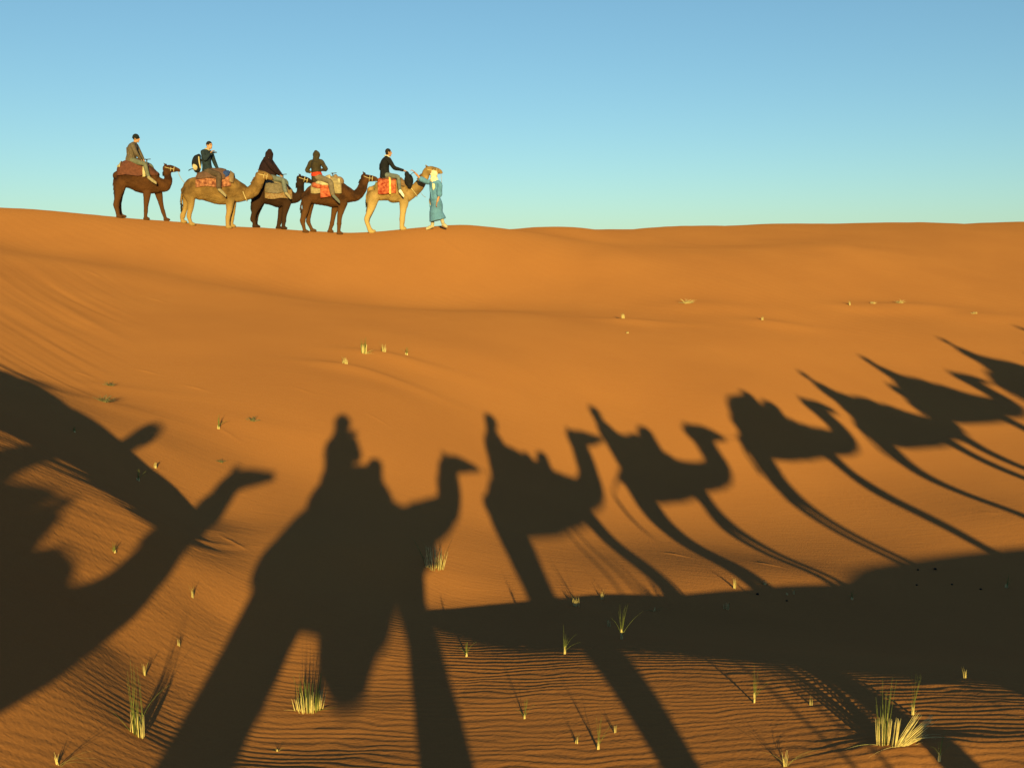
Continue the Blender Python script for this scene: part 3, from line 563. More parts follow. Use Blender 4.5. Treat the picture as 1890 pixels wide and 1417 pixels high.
FAR = [{'y': 34.0, 'torso': [(-7.024, 2.42, 0.137), (-6.873, 2.421, 0.324), (-6.646, 2.436, 0.412), (-6.361, 2.403, 0.475), (-6.079, 2.271, 0.426), (-5.842, 2.175, 0.296), (-5.722, 2.164, 0.213)], 'neck': [(-5.795, 2.151, 0.213), (-5.615, 2.128, 0.181), (-5.495, 2.289, 0.131), (-5.505, 2.474, 0.115), (-5.516, 2.61, 0.115)], 'head': [(-5.569, 2.683, 0.09), (-5.437, 2.665, 0.11), (-5.293, 2.642, 0.095), (-5.177, 2.624, 0.06)], 'legs': [(-1, [(-6.896, 2.176, 0.212), (-6.972, 1.831, 0.11), (-7.045, 1.535, 0.09), (-7.02, 1.338, 0.07), (-6.996, 1.128, 0.065)]), (1, [(-6.934, 2.127, 0.15), (-6.986, 1.782, 0.09), (-7.022, 1.511, 0.07), (-6.995, 1.313, 0.05), (-6.956, 1.128, 0.05)]), (-1, [(-6.117, 1.938, 0.125), (-6.163, 1.542, 0.075), (-6.176, 1.343, 0.065), (-6.198, 1.095, 0.05)]), (1, [(-5.827, 1.965, 0.125), (-5.759, 1.569, 0.075), (-5.712, 1.346, 0.065), (-5.646, 1.061, 0.05)])], 'tail': [(-7.07, 2.542), (-7.111, 2.272), (-7.104, 1.805)]}, {'y': 33.6, 'torso': [(-4.909, 1.95, 0.174), (-4.738, 2.025, 0.311), (-4.484, 2.052, 0.374), (-4.193, 2.08, 0.475), (-3.903, 2.058, 0.513), (-3.637, 2.036, 0.476), (-3.443, 2.013, 0.351), (-3.298, 1.99, 0.276)], 'neck': [(-3.371, 1.872, 0.264), (-3.176, 1.861, 0.206), (-2.928, 1.95, 0.191), (-2.763, 2.15, 0.181), (-2.671, 2.348, 0.156)], 'head': [(-2.704, 2.472, 0.111), (-2.582, 2.468, 0.131), (-2.436, 2.438, 0.111), (-2.315, 2.377, 0.07)], 'legs': [(-1, [(-4.791, 1.877, 0.212), (-4.756, 1.533, 0.105), (-4.829, 1.2, 0.075), (-4.805, 1.064, 0.06), (-4.77, 0.966, 0.06)]), (1, [(-4.936, 1.876, 0.149), (-4.956, 1.532, 0.09), (-5.057, 1.211, 0.08), (-5.086, 1.088, 0.065), (-5.066, 0.977, 0.06)]), (-1, [(-3.575, 1.715, 0.151), (-3.611, 1.368, 0.095), (-3.662, 1.145, 0.075), (-3.671, 1.021, 0.065), (-3.672, 0.846, 0.065)]), (1, [(-3.526, 1.716, 0.125), (-3.537, 1.369, 0.085), (-3.569, 1.145, 0.07), (-3.598, 0.847, 0.055)])], 'tail': [(-4.988, 2.072), (-5.059, 1.777), (-5.05, 1.408)]}, {'y': 34.3, 'torso': [(-2.883, 1.789, 0.154), (-2.667, 1.892, 0.309), (-2.389, 1.946, 0.386), (-2.113, 1.923, 0.438), (-1.912, 1.874, 0.336), (-1.762, 1.824, 0.22)], 'neck': [(-1.788, 1.811, 0.207), (-1.598, 1.813, 0.15), (-1.48, 1.954, 0.129), (-1.455, 2.158, 0.119), (-1.458, 2.31, 0.114)], 'head': [(-1.493, 2.432, 0.093), (-1.367, 2.408, 0.108), (-1.216, 2.369, 0.093), (-1.115, 2.326, 0.062)], 'legs': [(-1, [(-2.812, 1.663, 0.206), (-2.909, 1.358, 0.098), (-2.961, 1.128, 0.088), (-2.92, 0.976, 0.067), (-2.926, 0.785, 0.067)]), (1, [(-2.774, 1.663, 0.18), (-2.846, 1.358, 0.088), (-2.903, 1.129, 0.077), (-2.895, 0.976, 0.057), (-2.896, 0.785, 0.057)]), (1, [(-2.046, 1.593, 0.129), (-2.117, 1.312, 0.083), (-2.163, 1.031, 0.072), (-2.216, 0.736, 0.057)]), (-1, [(-1.88, 1.67, 0.142), (-1.973, 1.287, 0.088), (-1.994, 1.082, 0.072), (-2.027, 0.711, 0.057)])], 'tail': [(-2.945, 1.814), (-3.0, 1.662), (-2.997, 1.509)]}, {'y': 33.7, 'torso': [(-1.287, 1.821, 0.165), (-1.081, 1.873, 0.293), (-0.804, 1.926, 0.382), (-0.527, 1.953, 0.459), (-0.276, 1.93, 0.434), (-0.075, 1.907, 0.32), (0.089, 1.878, 0.243)], 'neck': [(0.076, 1.87, 0.23), (0.304, 1.872, 0.174), (0.472, 2.051, 0.159), (0.551, 2.241, 0.143), (0.591, 2.367, 0.128)], 'head': [(0.555, 2.455, 0.102), (0.694, 2.419, 0.118), (0.833, 2.407, 0.092), (0.947, 2.391, 0.062)], 'legs': [(-1, [(-1.248, 1.696, 0.178), (-1.279, 1.419, 0.107), (-1.383, 1.066, 0.087), (-1.355, 0.89, 0.061), (-1.33, 0.663, 0.056)]), (1, [(-1.161, 1.646, 0.166), (-1.19, 1.294, 0.087), (-1.218, 1.055, 0.071), (-1.156, 0.84, 0.056), (-1.105, 0.638, 0.056)]), (1, [(-0.334, 1.577, 0.128), (-0.422, 1.248, 0.082), (-0.473, 0.995, 0.072), (-0.561, 0.627, 0.056)]), (-1, [(-0.106, 1.629, 0.154), (-0.209, 1.275, 0.092), (-0.246, 0.971, 0.072), (-0.268, 0.615, 0.056)])], 'tail': [(-1.384, 1.745), (-1.432, 1.519), (-1.39, 1.28)]}, {'y': 33.9, 'torso': [(0.787, 2.045, 0.148), (0.908, 2.01, 0.271), (1.104, 2.036, 0.32), (1.349, 2.087, 0.394), (1.594, 2.041, 0.407), (1.79, 1.969, 0.321), (1.924, 1.91, 0.235)], 'neck': [(1.9, 1.922, 0.26), (2.111, 2.021, 0.198), (2.285, 2.157, 0.183), (2.423, 2.353, 0.153), (2.524, 2.524, 0.139)], 'head': [(2.587, 2.691, 0.124), (2.748, 2.693, 0.139), (2.909, 2.687, 0.104), (3.033, 2.664, 0.064)], 'legs': [(-1, [(0.857, 1.852, 0.222), (0.765, 1.463, 0.123), (0.63, 1.133, 0.084), (0.67, 0.926, 0.069), (0.743, 0.621, 0.084)]), (1, [(0.881, 1.852, 0.172), (0.789, 1.438, 0.099), (0.673, 1.121, 0.064), (0.718, 0.902, 0.049), (0.787, 0.633, 0.059)]), (-1, [(1.835, 1.714, 0.161), (1.787, 1.372, 0.104), (1.759, 1.127, 0.089), (1.741, 0.931, 0.069), (1.748, 0.685, 0.079)]), (1, [(1.86, 1.714, 0.124), (1.819, 1.372, 0.084), (1.803, 1.127, 0.069), (1.778, 0.698, 0.06)])], 'tail': [(0.689, 2.044), (0.642, 1.85), (0.655, 1.462)]}]
PEO = {'r1': {'pelvis': (-6.577, 2.915), 'chest': (-6.528, 3.233), 'neck': (-6.44, 3.434), 'head': (-6.394, 3.557), 'armN': [(-6.475, 3.343), (-6.374, 3.101), (-6.262, 2.924)], 'armF': [(-6.439, 3.344), (-6.331, 3.102), (-6.219, 2.92)], 'legN': [(-6.531, 2.891), (-6.107, 2.75), (-5.991, 2.358), (-5.793, 2.2)], 'legF': [(-6.531, 2.891), (-6.082, 2.775), (-5.94, 2.432), (-5.79, 2.286)], 'y': 34.0}, 'r2': {'pelvis': (-4.246, 2.619), 'chest': (-4.269, 2.985), 'neck': (-4.225, 3.21), 'head': (-4.153, 3.347), 'armN': [(-4.336, 3.13), (-4.273, 2.899), (-4.109, 3.104)], 'armF': [(-4.144, 3.133), (-4.034, 2.817), (-3.922, 2.586)], 'legN': [(-4.225, 2.545), (-3.866, 2.427), (-3.869, 2.009), (-3.681, 1.813)], 'legF': [(-4.225, 2.545), (-3.794, 2.428), (-3.782, 2.059), (-3.643, 1.863)], 'y': 33.6}, 'r3': {'pelvis': (-2.473, 2.527), 'chest': (-2.463, 2.854), 'neck': (-2.427, 3.069), 'head': (-2.391, 3.187), 'armN': [(-2.509, 3.005), (-2.316, 2.755), (-2.096, 2.531)], 'armF': [(-2.409, 3.006), (-2.241, 2.756), (-2.046, 2.519)], 'legN': [(-2.425, 2.451), (-1.976, 2.33), (-1.898, 1.95), (-1.763, 1.799)], 'legF': [(-2.425, 2.451), (-1.95, 2.355), (-1.87, 2.026), (-1.748, 1.875)], 'y': 34.3}, 'r4': {'pelvis': (-0.917, 2.463), 'chest': (-0.935, 2.774), 'neck': (-0.918, 2.961), 'head': (-0.897, 3.086), 'armN': [(-0.769, 2.901), (-0.617, 2.666), (-0.775, 2.652)], 'armF': [(-1.081, 2.897), (-1.224, 2.646), (-1.114, 2.585)], 'legN': [(-0.893, 2.426), (-0.496, 2.255), (-0.416, 1.854), (-0.232, 1.654)], 'legF': [(-0.893, 2.426), (-0.47, 2.305), (-0.377, 1.955), (-0.229, 1.805)], 'y': 33.7}, 'r5': {'pelvis': (1.234, 2.558), 'chest': (1.226, 2.847), 'neck': (1.311, 3.114), 'head': (1.366, 3.24), 'armN': [(1.29, 3.053), (1.53, 2.755), (1.823, 2.674)], 'armF': [(1.364, 3.054), (1.555, 2.779), (1.848, 2.698)], 'legN': [(1.258, 2.522), (1.636, 2.454), (1.687, 2.017), (1.788, 1.872)], 'legF': [(1.258, 2.522), (1.661, 2.49), (1.718, 2.127), (1.814, 1.982)], 'y': 33.9}, 'guide': {'pelvis': (2.772, 1.785), 'chest': (2.764, 2.192), 'neck': (2.758, 2.372), 'head': (2.767, 2.491), 'armN': [(2.923, 2.218), (2.907, 1.882), (2.825, 1.641)], 'armF': [(2.57, 2.286), (2.341, 2.379), (2.138, 2.574)], 'legN': [(2.821, 1.737), (2.915, 1.353), (3.034, 0.967), (3.132, 0.907)], 'legF': [(2.699, 1.736), (2.719, 1.328), (2.703, 0.917), (2.531, 0.839)], 'y': 33.25}}
BL = {0: {'b1': (-6.981, -6.096, 2.42), 'b2': (-6.96, -6.817, 2.616), 'b3': (-6.183, -6.099, 2.356), 'b4': (-6.097, -5.76, 2.406)}, 1: {'b1': (-4.579, -3.514, 2.076), 'b2': (-4.547, -3.677, 2.297), 'b3': (-3.559, -3.437, 2.185)}, 2: {'b1': (-2.558, -1.713, 1.766), 'b2': (-2.54, -1.986, 1.944)}, 3: {'b1': (-1.105, -0.15, 1.923), 'b2': (-1.064, -0.474, 2.073), 'b3': (-0.807, -0.481, 1.787), 'b4': (-0.949, -0.485, 2.15)}, 4: {'b1': (0.992, 1.568, 1.926), 'b2': (1.131, 1.867, 2.242), 'b3': (1.347, 1.543, 1.905), 'b4': (1.743, 1.853, 2.151)}}
ITEM = {'backpack': (-4.586, 2.825, 33.5), 'strap': (-4.844, 2.64, 33.5), 'bluebag': (-3.687, 2.414, 33.4), 'horn1': (-6.111, 2.921, 34.0), 'horn2': (-3.549, 2.48, 33.6), 'pack4': (-0.23, 2.301, 33.6), 'horn4': (-0.414, 2.544, 33.7), 'horn4b': (-0.252, 2.508, 33.7), 'pack5': (1.992, 2.359, 33.7), 'handr': (1.872, 2.662, 33.9), 'nose1': (-5.187, 2.565, 34.0), 'tie2': (-4.947, 2.219, 33.6), 'nose5': (3.038, 2.628, 33.9), 'hand': (2.125, 2.574, 33.25), 'rope5': (2.368, 1.963, 33.7), 'rope5b': (2.493, 1.799, 33.1), 'nose2': (-2.328, 2.352, 33.6), 'nose4': (0.947, 2.371, 33.7), 'horn3': (-1.995, 2.532, 34.3), 'horn3b': (-2.086, 2.455, 34.3)}
for s_ in (FAR[1], FAR[4]): s_['neckband'] = True
GF = 'camels standing along the far dune crest'
flabels = ['dark brown camel at the left end of the line on the crest',
           'tan camel second from left on the crest, its head overlapping the third',
           'almost black camel in the middle of the line on the crest',
           'brown camel fourth from left on the crest',
           'palest sand coloured camel at the front of the line, held by the guide in blue']
fc = ['dark_brown', 'tan', 'black_brown', 'chestnut', 'sand']
roots = [camel(FAR[k], fc[k], flabels[k], GF) for k in range(5)]
def cloth(name, c, **k): return material(name, c, 0.95, k.pop('var', 0.2), k.pop('scale', 14), bump=0.006, bscale=60, **k)
M_redbrown = cloth('blanket_red_brown', (0.125, 0.042, 0.027)); M_brown = cloth('blanket_brown', (0.13, 0.065, 0.045)); M_cream = cloth('cloth_cream', (0.46, 0.37, 0.23))
M_redpat = cloth('blanket_red_pattern', (0.46, 0.05, 0.022), scale=11, var=0.5, col2=(0.52, 0.15, 0.07)); M_red = cloth('cloth_red', (0.62, 0.045, 0.02))
M_grey = cloth('blanket_grey_brown', (0.16, 0.12, 0.085)); M_tan = cloth('blanket_tan', (0.34, 0.235, 0.13), col2=(0.2, 0.1, 0.05), scale=18); M_olive = cloth('blanket_olive_tan', (0.30, 0.22, 0.12))
M_blue = cloth('bag_blue', (0.025, 0.05, 0.19)); M_black = cloth('cloth_black', (0.012, 0.012, 0.015)); M_yellow = cloth('cloth_yellow', (0.70, 0.42, 0.12)); M_pink = cloth('blanket_salmon', (0.27, 0.075, 0.04), scale=12, var=.5, col2=(0.42, 0.17, 0.09))
M_metal = material('iron_handle', (0.05, 0.045, 0.04), 0.5, spec=0.5)
def saddle(k, label, parts, handle=None):
    sp = FAR[k]; root, x0, z0 = roots[k]; loc = (x0, sp['y'], z0)
    r_ = empty('saddle_blanket', loc); tag(r_, label, 'saddle blanket', 'saddle blankets on the crest camels')
    for i_, (nm, a, b_, zb, off, mt, top) in enumerate(parts): drape(r_, nm, sp, a, b_, zb, off, mt, loc, seed=k * 7 + i_, top=top)
    if handle:
        hx, hz = handle; m_ = MB(); zt = interp(sp['torso'], hx, 1) + interp(sp['torso'], hx, 2)
        m_.tube([(hx - x0, 0, zt - z0 - 0.02), (hx - x0, 0, hz - z0)], 0.016, seg=8, sub=1)
        m_.tube([(hx - x0 - 0.01, -0.13, hz - z0 + .01), (hx - x0, 0, hz - z0), (hx - x0 - 0.01, 0.13, hz - z0 + .01)], 0.016, seg=8, sub=2)
        m_.tube([(hx - x0 - 0.05, 0, hz - z0 + .01), (hx - x0 + .11, 0, hz - z0 + 0.025)], 0.012, seg=8, sub=1)
        m_.build('handle', M_metal, r_)
    return r_
B = BL
saddle(0, 'plain reddish brown blanket with cream ends on the leftmost camel', [('blanket', B[0]['b1'][0], B[0]['b1'][1], B[0]['b1'][2], 0.03, M_redbrown, 0.03),
    ('cream_strip', B[0]['b2'][0] - 0.02, B[0]['b2'][0] + .10, B[0]['b2'][2], 0.07, M_cream, 0.02), ('cream_edge', B[0]['b3'][0], B[0]['b3'][1], B[0]['b3'][2], 0.066, M_cream, 0.0), ('front_blanket', B[0]['b4'][0], B[0]['b4'][1], B[0]['b4'][2] + .03, 0.035, M_redbrown, 0.05)], (ITEM['horn1'][0], ITEM['horn1'][1]))
saddle(1, 'salmon striped blanket under a brown one on the tan camel', [('blanket', B[1]['b1'][0], B[1]['b1'][1], B[1]['b1'][2], 0.02, M_pink, 0.0), ('over_blanket', B[1]['b2'][0], B[1]['b2'][1], B[1]['b2'][2], 0.06, M_brown, 0.02), ('front_roll', B[1]['b3'][0], B[1]['b3'][1], B[1]['b3'][2], 0.06, M_tan, 0.05)], (ITEM['horn2'][0], ITEM['horn2'][1]))
saddle(2, 'grey brown blanket with a patterned tan fringe on the almost black camel', [('blanket', B[2]['b1'][0], B[2]['b1'][1], B[2]['b1'][2], 0.02, M_tan, 0.0), ('over_blanket', B[2]['b2'][0], B[2]['b2'][1], B[2]['b2'][2], 0.06, M_grey, 0.03)], (ITEM['horn3'][0], ITEM['horn3'][1]))
saddle(3, 'layered tan, cream and red patterned blankets on the brown camel', [('blanket', B[3]['b1'][0], B[3]['b1'][1], B[3]['b1'][2], 0.02, M_olive, 0.02), ('red_blanket', B[3]['b2'][0], B[3]['b2'][1], B[3]['b2'][2], 0.045, M_redpat, 0.0),
    ('red_flap', B[3]['b3'][0], B[3]['b3'][1], B[3]['b3'][2], 0.04, M_redpat, 0.0), ('cream_blanket', B[3]['b4'][0], B[3]['b4'][1], B[3]['b4'][2], 0.07, M_cream, 0.0)], (ITEM['horn4'][0], ITEM['horn4'][1]))
saddle(4, 'bright red patterned blanket with a yellow strip on the palest camel', [('blanket', B[4]['b1'][0], B[4]['b1'][1], B[4]['b1'][2], 0.02, M_redpat, 0.05), ('over_blanket', B[4]['b2'][0], B[4]['b2'][0] + .34, B[4]['b2'][2] + .10, 0.05, M_brown, 0.03),
    ('yellow_strip', B[4]['b3'][0], B[4]['b3'][0] + .06, B[4]['b3'][2], 0.055, M_yellow, 0.05), ('front_roll', B[4]['b4'][0], B[4]['b4'][1], B[4]['b4'][2], 0.08, M_tan, 0.05)])
# riders on the crest
M_khaki = cloth('jacket_grey_brown', (0.12, 0.085, 0.06)); M_trgrey = cloth('trousers_grey_green', (0.13, 0.13, 0.10)); M_shoe = cloth('shoe_beige', (0.28, 0.22, 0.14)); M_beanie = cloth('cap_black', (0.014, 0.016, 0.014))
M_navy = cloth('jacket_navy', (0.018, 0.028, 0.040)); M_hair = material('hair_dark', (0.02, 0.013, 0.01), 0.7); M_trbrown = cloth('trousers_brown', (0.085, 0.055, 0.04)); M_greyT = cloth('trousers_grey', (0.13, 0.14, 0.135))
M_dkol = cloth('jacket_dark_olive', (0.045, 0.032, 0.018)); M_white = cloth('cloth_white', (0.78, 0.72, 0.60)); M_cloak = cloth('cloak_black_red', (0.020, 0.008, 0.010)); M_robe = cloth('robe_blue', (0.095, 0.22, 0.40), scale=5)
M_turb = cloth('turban_cream', (0.80, 0.66, 0.42)); M_trcream = cloth('trousers_cream', (0.40, 0.33, 0.22)); M_sleeve = cloth('sleeve_black', (0.015, 0.018, 0.02))
person(PEO['r1'], 'rider in a black cap and grey brown jacket seated on the leftmost camel, looking ahead', dict(jacket=('top', M_khaki, 0.02), trousers=('legs', M_trgrey, 0.0), shoe=('shoe', M_shoe, 0), cap=('beanie', M_beanie, 0)), face=(1, -0.1))
person(PEO['r2'], 'bareheaded rider in a dark jacket on the tan camel, raising a small camera', dict(jacket=('top', M_navy, 0.015), trousers=('legs', M_trbrown, 0.02), shoe=('shoe', M_shoe, 0), hair=('hair', M_hair, 0), collar=('collar', M_cream, 0)), face=(0.75, -0.7),
       lateral=dict(armN=(-0.19, -0.27, -0.20)))
r3 = PEO['r3']; r3['cloak'] = [(r3['pelvis'][0] - .01, r3['pelvis'][1] - .02, 0.30, 0.85), (r3['pelvis'][0] - .03, r3['pelvis'][1] + .18, 0.25, 0.95), (r3['chest'][0] - .01, r3['chest'][1] + .05, 0.19, 1.2), (r3['neck'][0], r3['neck'][1] - .02, 0.13, 1.1), (r3['head'][0] - 0.01, r3['head'][1] + .02, 0.125, .95), (r3['head'][0], r3['head'][1] + .09, 0.08, .95)]
person(r3, 'rider wrapped in a black hooded cloak on the almost black camel', dict(cloak=('cloak', M_cloak, 0), trousers=('legs', M_greyT, 0.01), shoe=('shoe', M_shoe, 0)), face=(1, 0.3))
person(PEO['r4'], 'rider seen from behind in a dark olive hooded jacket with a red waistband', dict(jacket=('top', M_dkol, 0.025), hood=('hood', M_dkol, 0), trousers=('legs', M_grey, 0.02), shoe=('shoe', M_greyT, 0), waistband=('belt', M_red, 0)), face=(0.5, 0.85), lateral=dict(armN=(-.12, -.16, -.02), armF=(.12, .16, .1)))
person(PEO['r5'], 'rider in a black sweater with a white collar on the palest camel', dict(sweater=('top', M_black, 0.02), trousers=('legs', M_greyT, 0.0), shoe=('shoe', M_white, 0), hair=('hair', M_hair, 0), collar=('collar', M_white, 0)), face=(1, 0.15))
g = PEO['guide']; g['hem'] = g['legN'][1][1] - 0.25
person(g, 'guide on foot in a light blue robe and cream turban holding the front camel', dict(robe=('robe', M_robe, 0.02), trousers=('legs', M_trcream, 0.0), shoe=('shoe', M_trcream, 0), turban=('turban', M_turb, 0), scarf=('scarf', M_turb, 0)), face=(0.7, -0.7), astride=False,
       lateral=dict(armN=(-0.19, -0.24, -0.26), armF=(0.10, 0.0, -0.12)))
# things the riders carry
I = ITEM
def at3(k, dy=0.0): return (I[k][0], I[k][2] + dy, I[k][1])
m1 = MB(); m1.tube([(-.02, 0, -.22), (-.03, 0, -.05), (0, 0, .12), (.05, 0, .2)], [.11, .15, .13, .07], 1.05, seg=14, sub=3)
m2 = MB(); m2.ball((-.06, -.09, -.13), (.09, .07, .12), 12, 8); m2.tube([(.06, -.13, .16), (.07, -.14, 0), (.10, -.12, -.18)], .025, seg=8, sub=2)
m3 = MB(); m3.tube([(-.1, -.02, -.2), (-.2, -.03, -.21), (-.27, -.03, -.25)], .014, seg=6, sub=2)
bpk = at3('backpack', 0.05)
item('backpack', 'black and white backpack with a trailing strap on the rider with the camera', 'backpack', [('bag', m1, M_black, .016), ('pocket', m2, M_cream, .014), ('strap', m3, M_black, 0)], (bpk[0] + .06, bpk[1], bpk[2]))
m1 = MB(); m1.ball((0, 0, 0), (.12, .13, .17), 14, 10); m1.ball((.07, -.02, .10), (.08, .1, .08), 12, 8)
item('bag', 'blue cloth bag tied to the saddle front of the tan camel', 'bag', [('bag', m1, M_blue, .016)], at3('bluebag', 0.03))
m1 = MB(); m1.ball((0, 0, 0), (.15, .16, .22), 14, 10); m1.ball((-.06, -.02, .20), (.08, .09, .1), 12, 8); m1.ball((.02, -.1, -.16), (.08, .06, .10), 12, 8)
item('bag', 'dark bulky bag hanging at the saddle front of the palest camel', 'bag', [('bag', m1, M_black, .016)], at3('pack5', 0.1))
m1 = MB(); m1.ball((0, 0, 0), (.17, .15, .16), 14, 10); m1.ball((-.10, 0, .15), (.07, .1, .08), 12, 8); m2 = MB(); m2.tube([(0, -.14, .05), (.01, -.18, -.1), (.0, -.2, -.33)], [.05, .045, .02], seg=8, sub=3)
item('bag', 'tan saddle bag with a hanging cream cloth on the brown camel', 'bag', [('bag', m1, M_tan, .016), ('hanging_cloth', m2, M_cream, 0)], at3('pack4', 0.05))
cx_ = PEO['r2']['armN'][2]; m1 = MB(); m1.tube([(0, -.05, 0), (0, .05, 0)], .032, seg=4, sub=1); m2 = MB(); m2.tube([(.03, 0, 0), (.075, -.01, 0)], [.022, .02], seg=12, sub=1)
item('camera', 'small camera held up by the bareheaded rider on the tan camel', 'camera', [('camera_body', m1, M_black, 0), ('lens', m2, M_metal, 0)], (cx_[0] + .10, PEO['r2']['y'] - .2, cx_[1] + .02))
rope(at3('nose1'), at3('tie2'), 0.05, 'thin rope from the leftmost camel to the saddle of the tan camel')
rope(at3('nose5', -.03), (at3('nose5')[0] + .0, 33.6, at3('nose5')[2] - .33), 0.0, 'rein hanging from the nose of the palest camel beside the turban', rad=.006)
rope(at3('rope5', -.1), at3('rope5b'), 0.03, 'rope from the palest camel neck to the guide', rad=.006)
rope(at3('hand'), (at3('hand')[0] - .11, 33.5, at3('hand')[2] - .10), -0.03, 'short rope end held up in the raised hand of the guide', rad=.008, mat=M_black)
rope(at3('nose2', -.03), (at3('nose2')[0] + .28, 34.0, at3('nose2')[2] - .12), 0.04, 'rope from the tan camel muzzle to the almost black camel saddle')
rope(at3('nose4', -.03), (at3('nose4')[0] - .07, 33.5, at3('nose4')[2] - .30), 0.04, 'green halter rope hanging below the muzzle of the brown camel', mat=cloth('rope_green', (0.16, 0.22, 0.06)))

# ------------------------------------------------------------------ the caravan behind the viewer whose shadows fall into the hollow
GN = 'camels of the caravan casting the shadows in the hollow'
YN = -0.25
TE = math.tan(SUN)
def zz(h): return h - YN * TE
NECK = [(.12, -.05, .30), (.45, -.10, .27), (.70, .03, .24), (.73, .36, .20), (.66, .58, .18)]
HEAD = [(.50, .77, .12), (.76, .69, .155), (.95, .63, .12), (1.08, .57, .08)]
def near_camel(xr, xf, hc, r, neck, head, coatname, label, hump=None, tail=-0.22, dxr=0.1, dxf=0.08, ftop=0.0, hd=(0, 0), dl=None, dfl=None, rt=.40):
    zc = zz(hc); gr = gz(xr, YN, False); gf = gz(xf, YN, False)
    T = [(xr - .06, zc + .0, r * rt), (xr + .12, zc + .02, r * .82), (xr + .42, zc, r), (xr + .8, zc - .01, r * 1.02), (xf - .2, zc - .02, r * .92), (xf + .08, zc - .03, r * .68)]
    if xf - xr < 1.45: T = [T[0], T[1], (xr + (xf - xr) * .33, zc, r), (xr + (xf - xr) * .62, zc, r * 1.02), (xf - .12, zc - .02, r * .9), (xf + .1, zc - .03, r * .64)]
    N_ = [(xf + a + hd[0] * k / 4, zc + b_ + hd[1] * k / 4, c) for k, (a, b_, c) in enumerate(NECK)] if neck is None else [(a, zz(b_), c) for a, b_, c in neck]
    H_ = [(xf + a + hd[0], zc + b_ + hd[1], c) for a, b_, c in HEAD] if head is None else [(a, zz(b_), c) for a, b_, c in head]
    legs = []
    for s, d in (((-1, -dxr), (1, dxr)) if dl is None else ((-1, dl[0]), (1, dl[1]))):
        legs.append((s, [(xr + .10, zc - .08, .28), (xr + .02 + d * .45, zc - .5, .18), (xr - .05 + d, zc - .5 + (gr + .5 - zc + .5) * .55, .095), (xr - .02 + d, gr + .45, .07), (xr + .03 + d, gr, .06)]))
    for s, d in (((-1, dxf), (1, -dxf)) if dfl is None else ((-1, dfl[0]), (1, dfl[1]))):
        legs.append((s, [(xf + ftop, zc - .1, .18), (xf - .02 + ftop * .7, zc - .5, .135), (xf - .02 + d, (gf + zc) / 2 - .05, .09), (xf + d, gf + .35, .065), (xf + d, gf, .06)]))
    tl = [(xr - .12, zc + .1), (xr + tail, zc - .2), (xr + tail - .02, zc - .55)]
    sp = dict(y=YN, torso=T, neck=N_, head=H_, legs=legs, tail=tl, voxel=0.028)
    if hump: sp['hump'] = (hump[0], zz(hump[1]), hump[2])
    ro = camel(sp, coatname, label, GN, tuft=True)
    return sp, ro
def near_saddle(sp, ro, a, b_, hb, label, mats, lumps=()):
    root, x0, z0 = ro; loc = (x0, YN, z0); r_ = empty('saddle_blanket', loc); tag(r_, label, 'saddle blanket', 'saddle blankets of the near caravan')
    drape(r_, 'blanket', sp, a, b_, zz(hb), 0.03, mats[0], loc, seed=int(a * 10), top=0.0)
    drape(r_, 'over_blanket', sp, a + .12, b_ - .15, zz(hb) + .14, 0.07, mats[1], loc, seed=int(a * 10) + 3, top=0.03)
    m_ = MB()
    for x, hh, rr in lumps: m_.ball((x - x0, 0, zz(hh) - z0), (rr, rr * 1.5, rr), 14, 10); m_.tube([(x - x0, 0, zz(hh) - z0), (x - x0, 0, zz(hh) - z0 - 0.3)], rr * .9, 1.3, seg=12, sub=1)
    if lumps: m_.fused('saddle_roll', mats[1], 0.022, r_, 3)
def near_rider(xp, hp, top, label, garments, lean=0.0, arms=None, face=(1, .2), lateral=None, cloak=None):
    """pelvis at (xp,hp); head top at height `top`"""
    L = (top - hp) / 0.83; zp = zz(hp); q = lambda dx, dz: (xp + dx + lean * dz / .7, zp + dz * L)
    P = dict(y=YN, pelvis=(xp, zp), chest=q(0.0, .32), neck=q(.02, .54), head=q(.05, .69),
             armN=arms[0] if arms else [q(.0, .47), q(.16, .22), q(.40, .16)], armF=arms[1] if arms else [q(.0, .47), q(.18, .22), q(.42, .17)],
             legN=[(xp + .03, zp - .02), (xp + .40, zp - .15), (xp + .46, zp - .55), (xp + .66, zp - .62)], legF=[(xp + .03, zp - .02), (xp + .40, zp - .15), (xp + .46, zp - .55), (xp + .66, zp - .62)])
    if cloak: P['cloak'] = [(xp + a, zz(b_), c, d) for a, b_, c, d in cloak]
    return person(P, label, garments, group='riders of the caravan casting the shadows', face=face, lateral=lateral, voxel=0.012)
def sitgar(top, leg, hat=None, hk='hood'):
    g_ = dict(jacket=('top', top, .055), trousers=('legs', leg, .0), shoe=('shoe', M_shoe, 0))
    if hat: g_['hat'] = (hk, hat, 0)
    else: g_['hair'] = ('hair', M_hair, 0)
    return g_
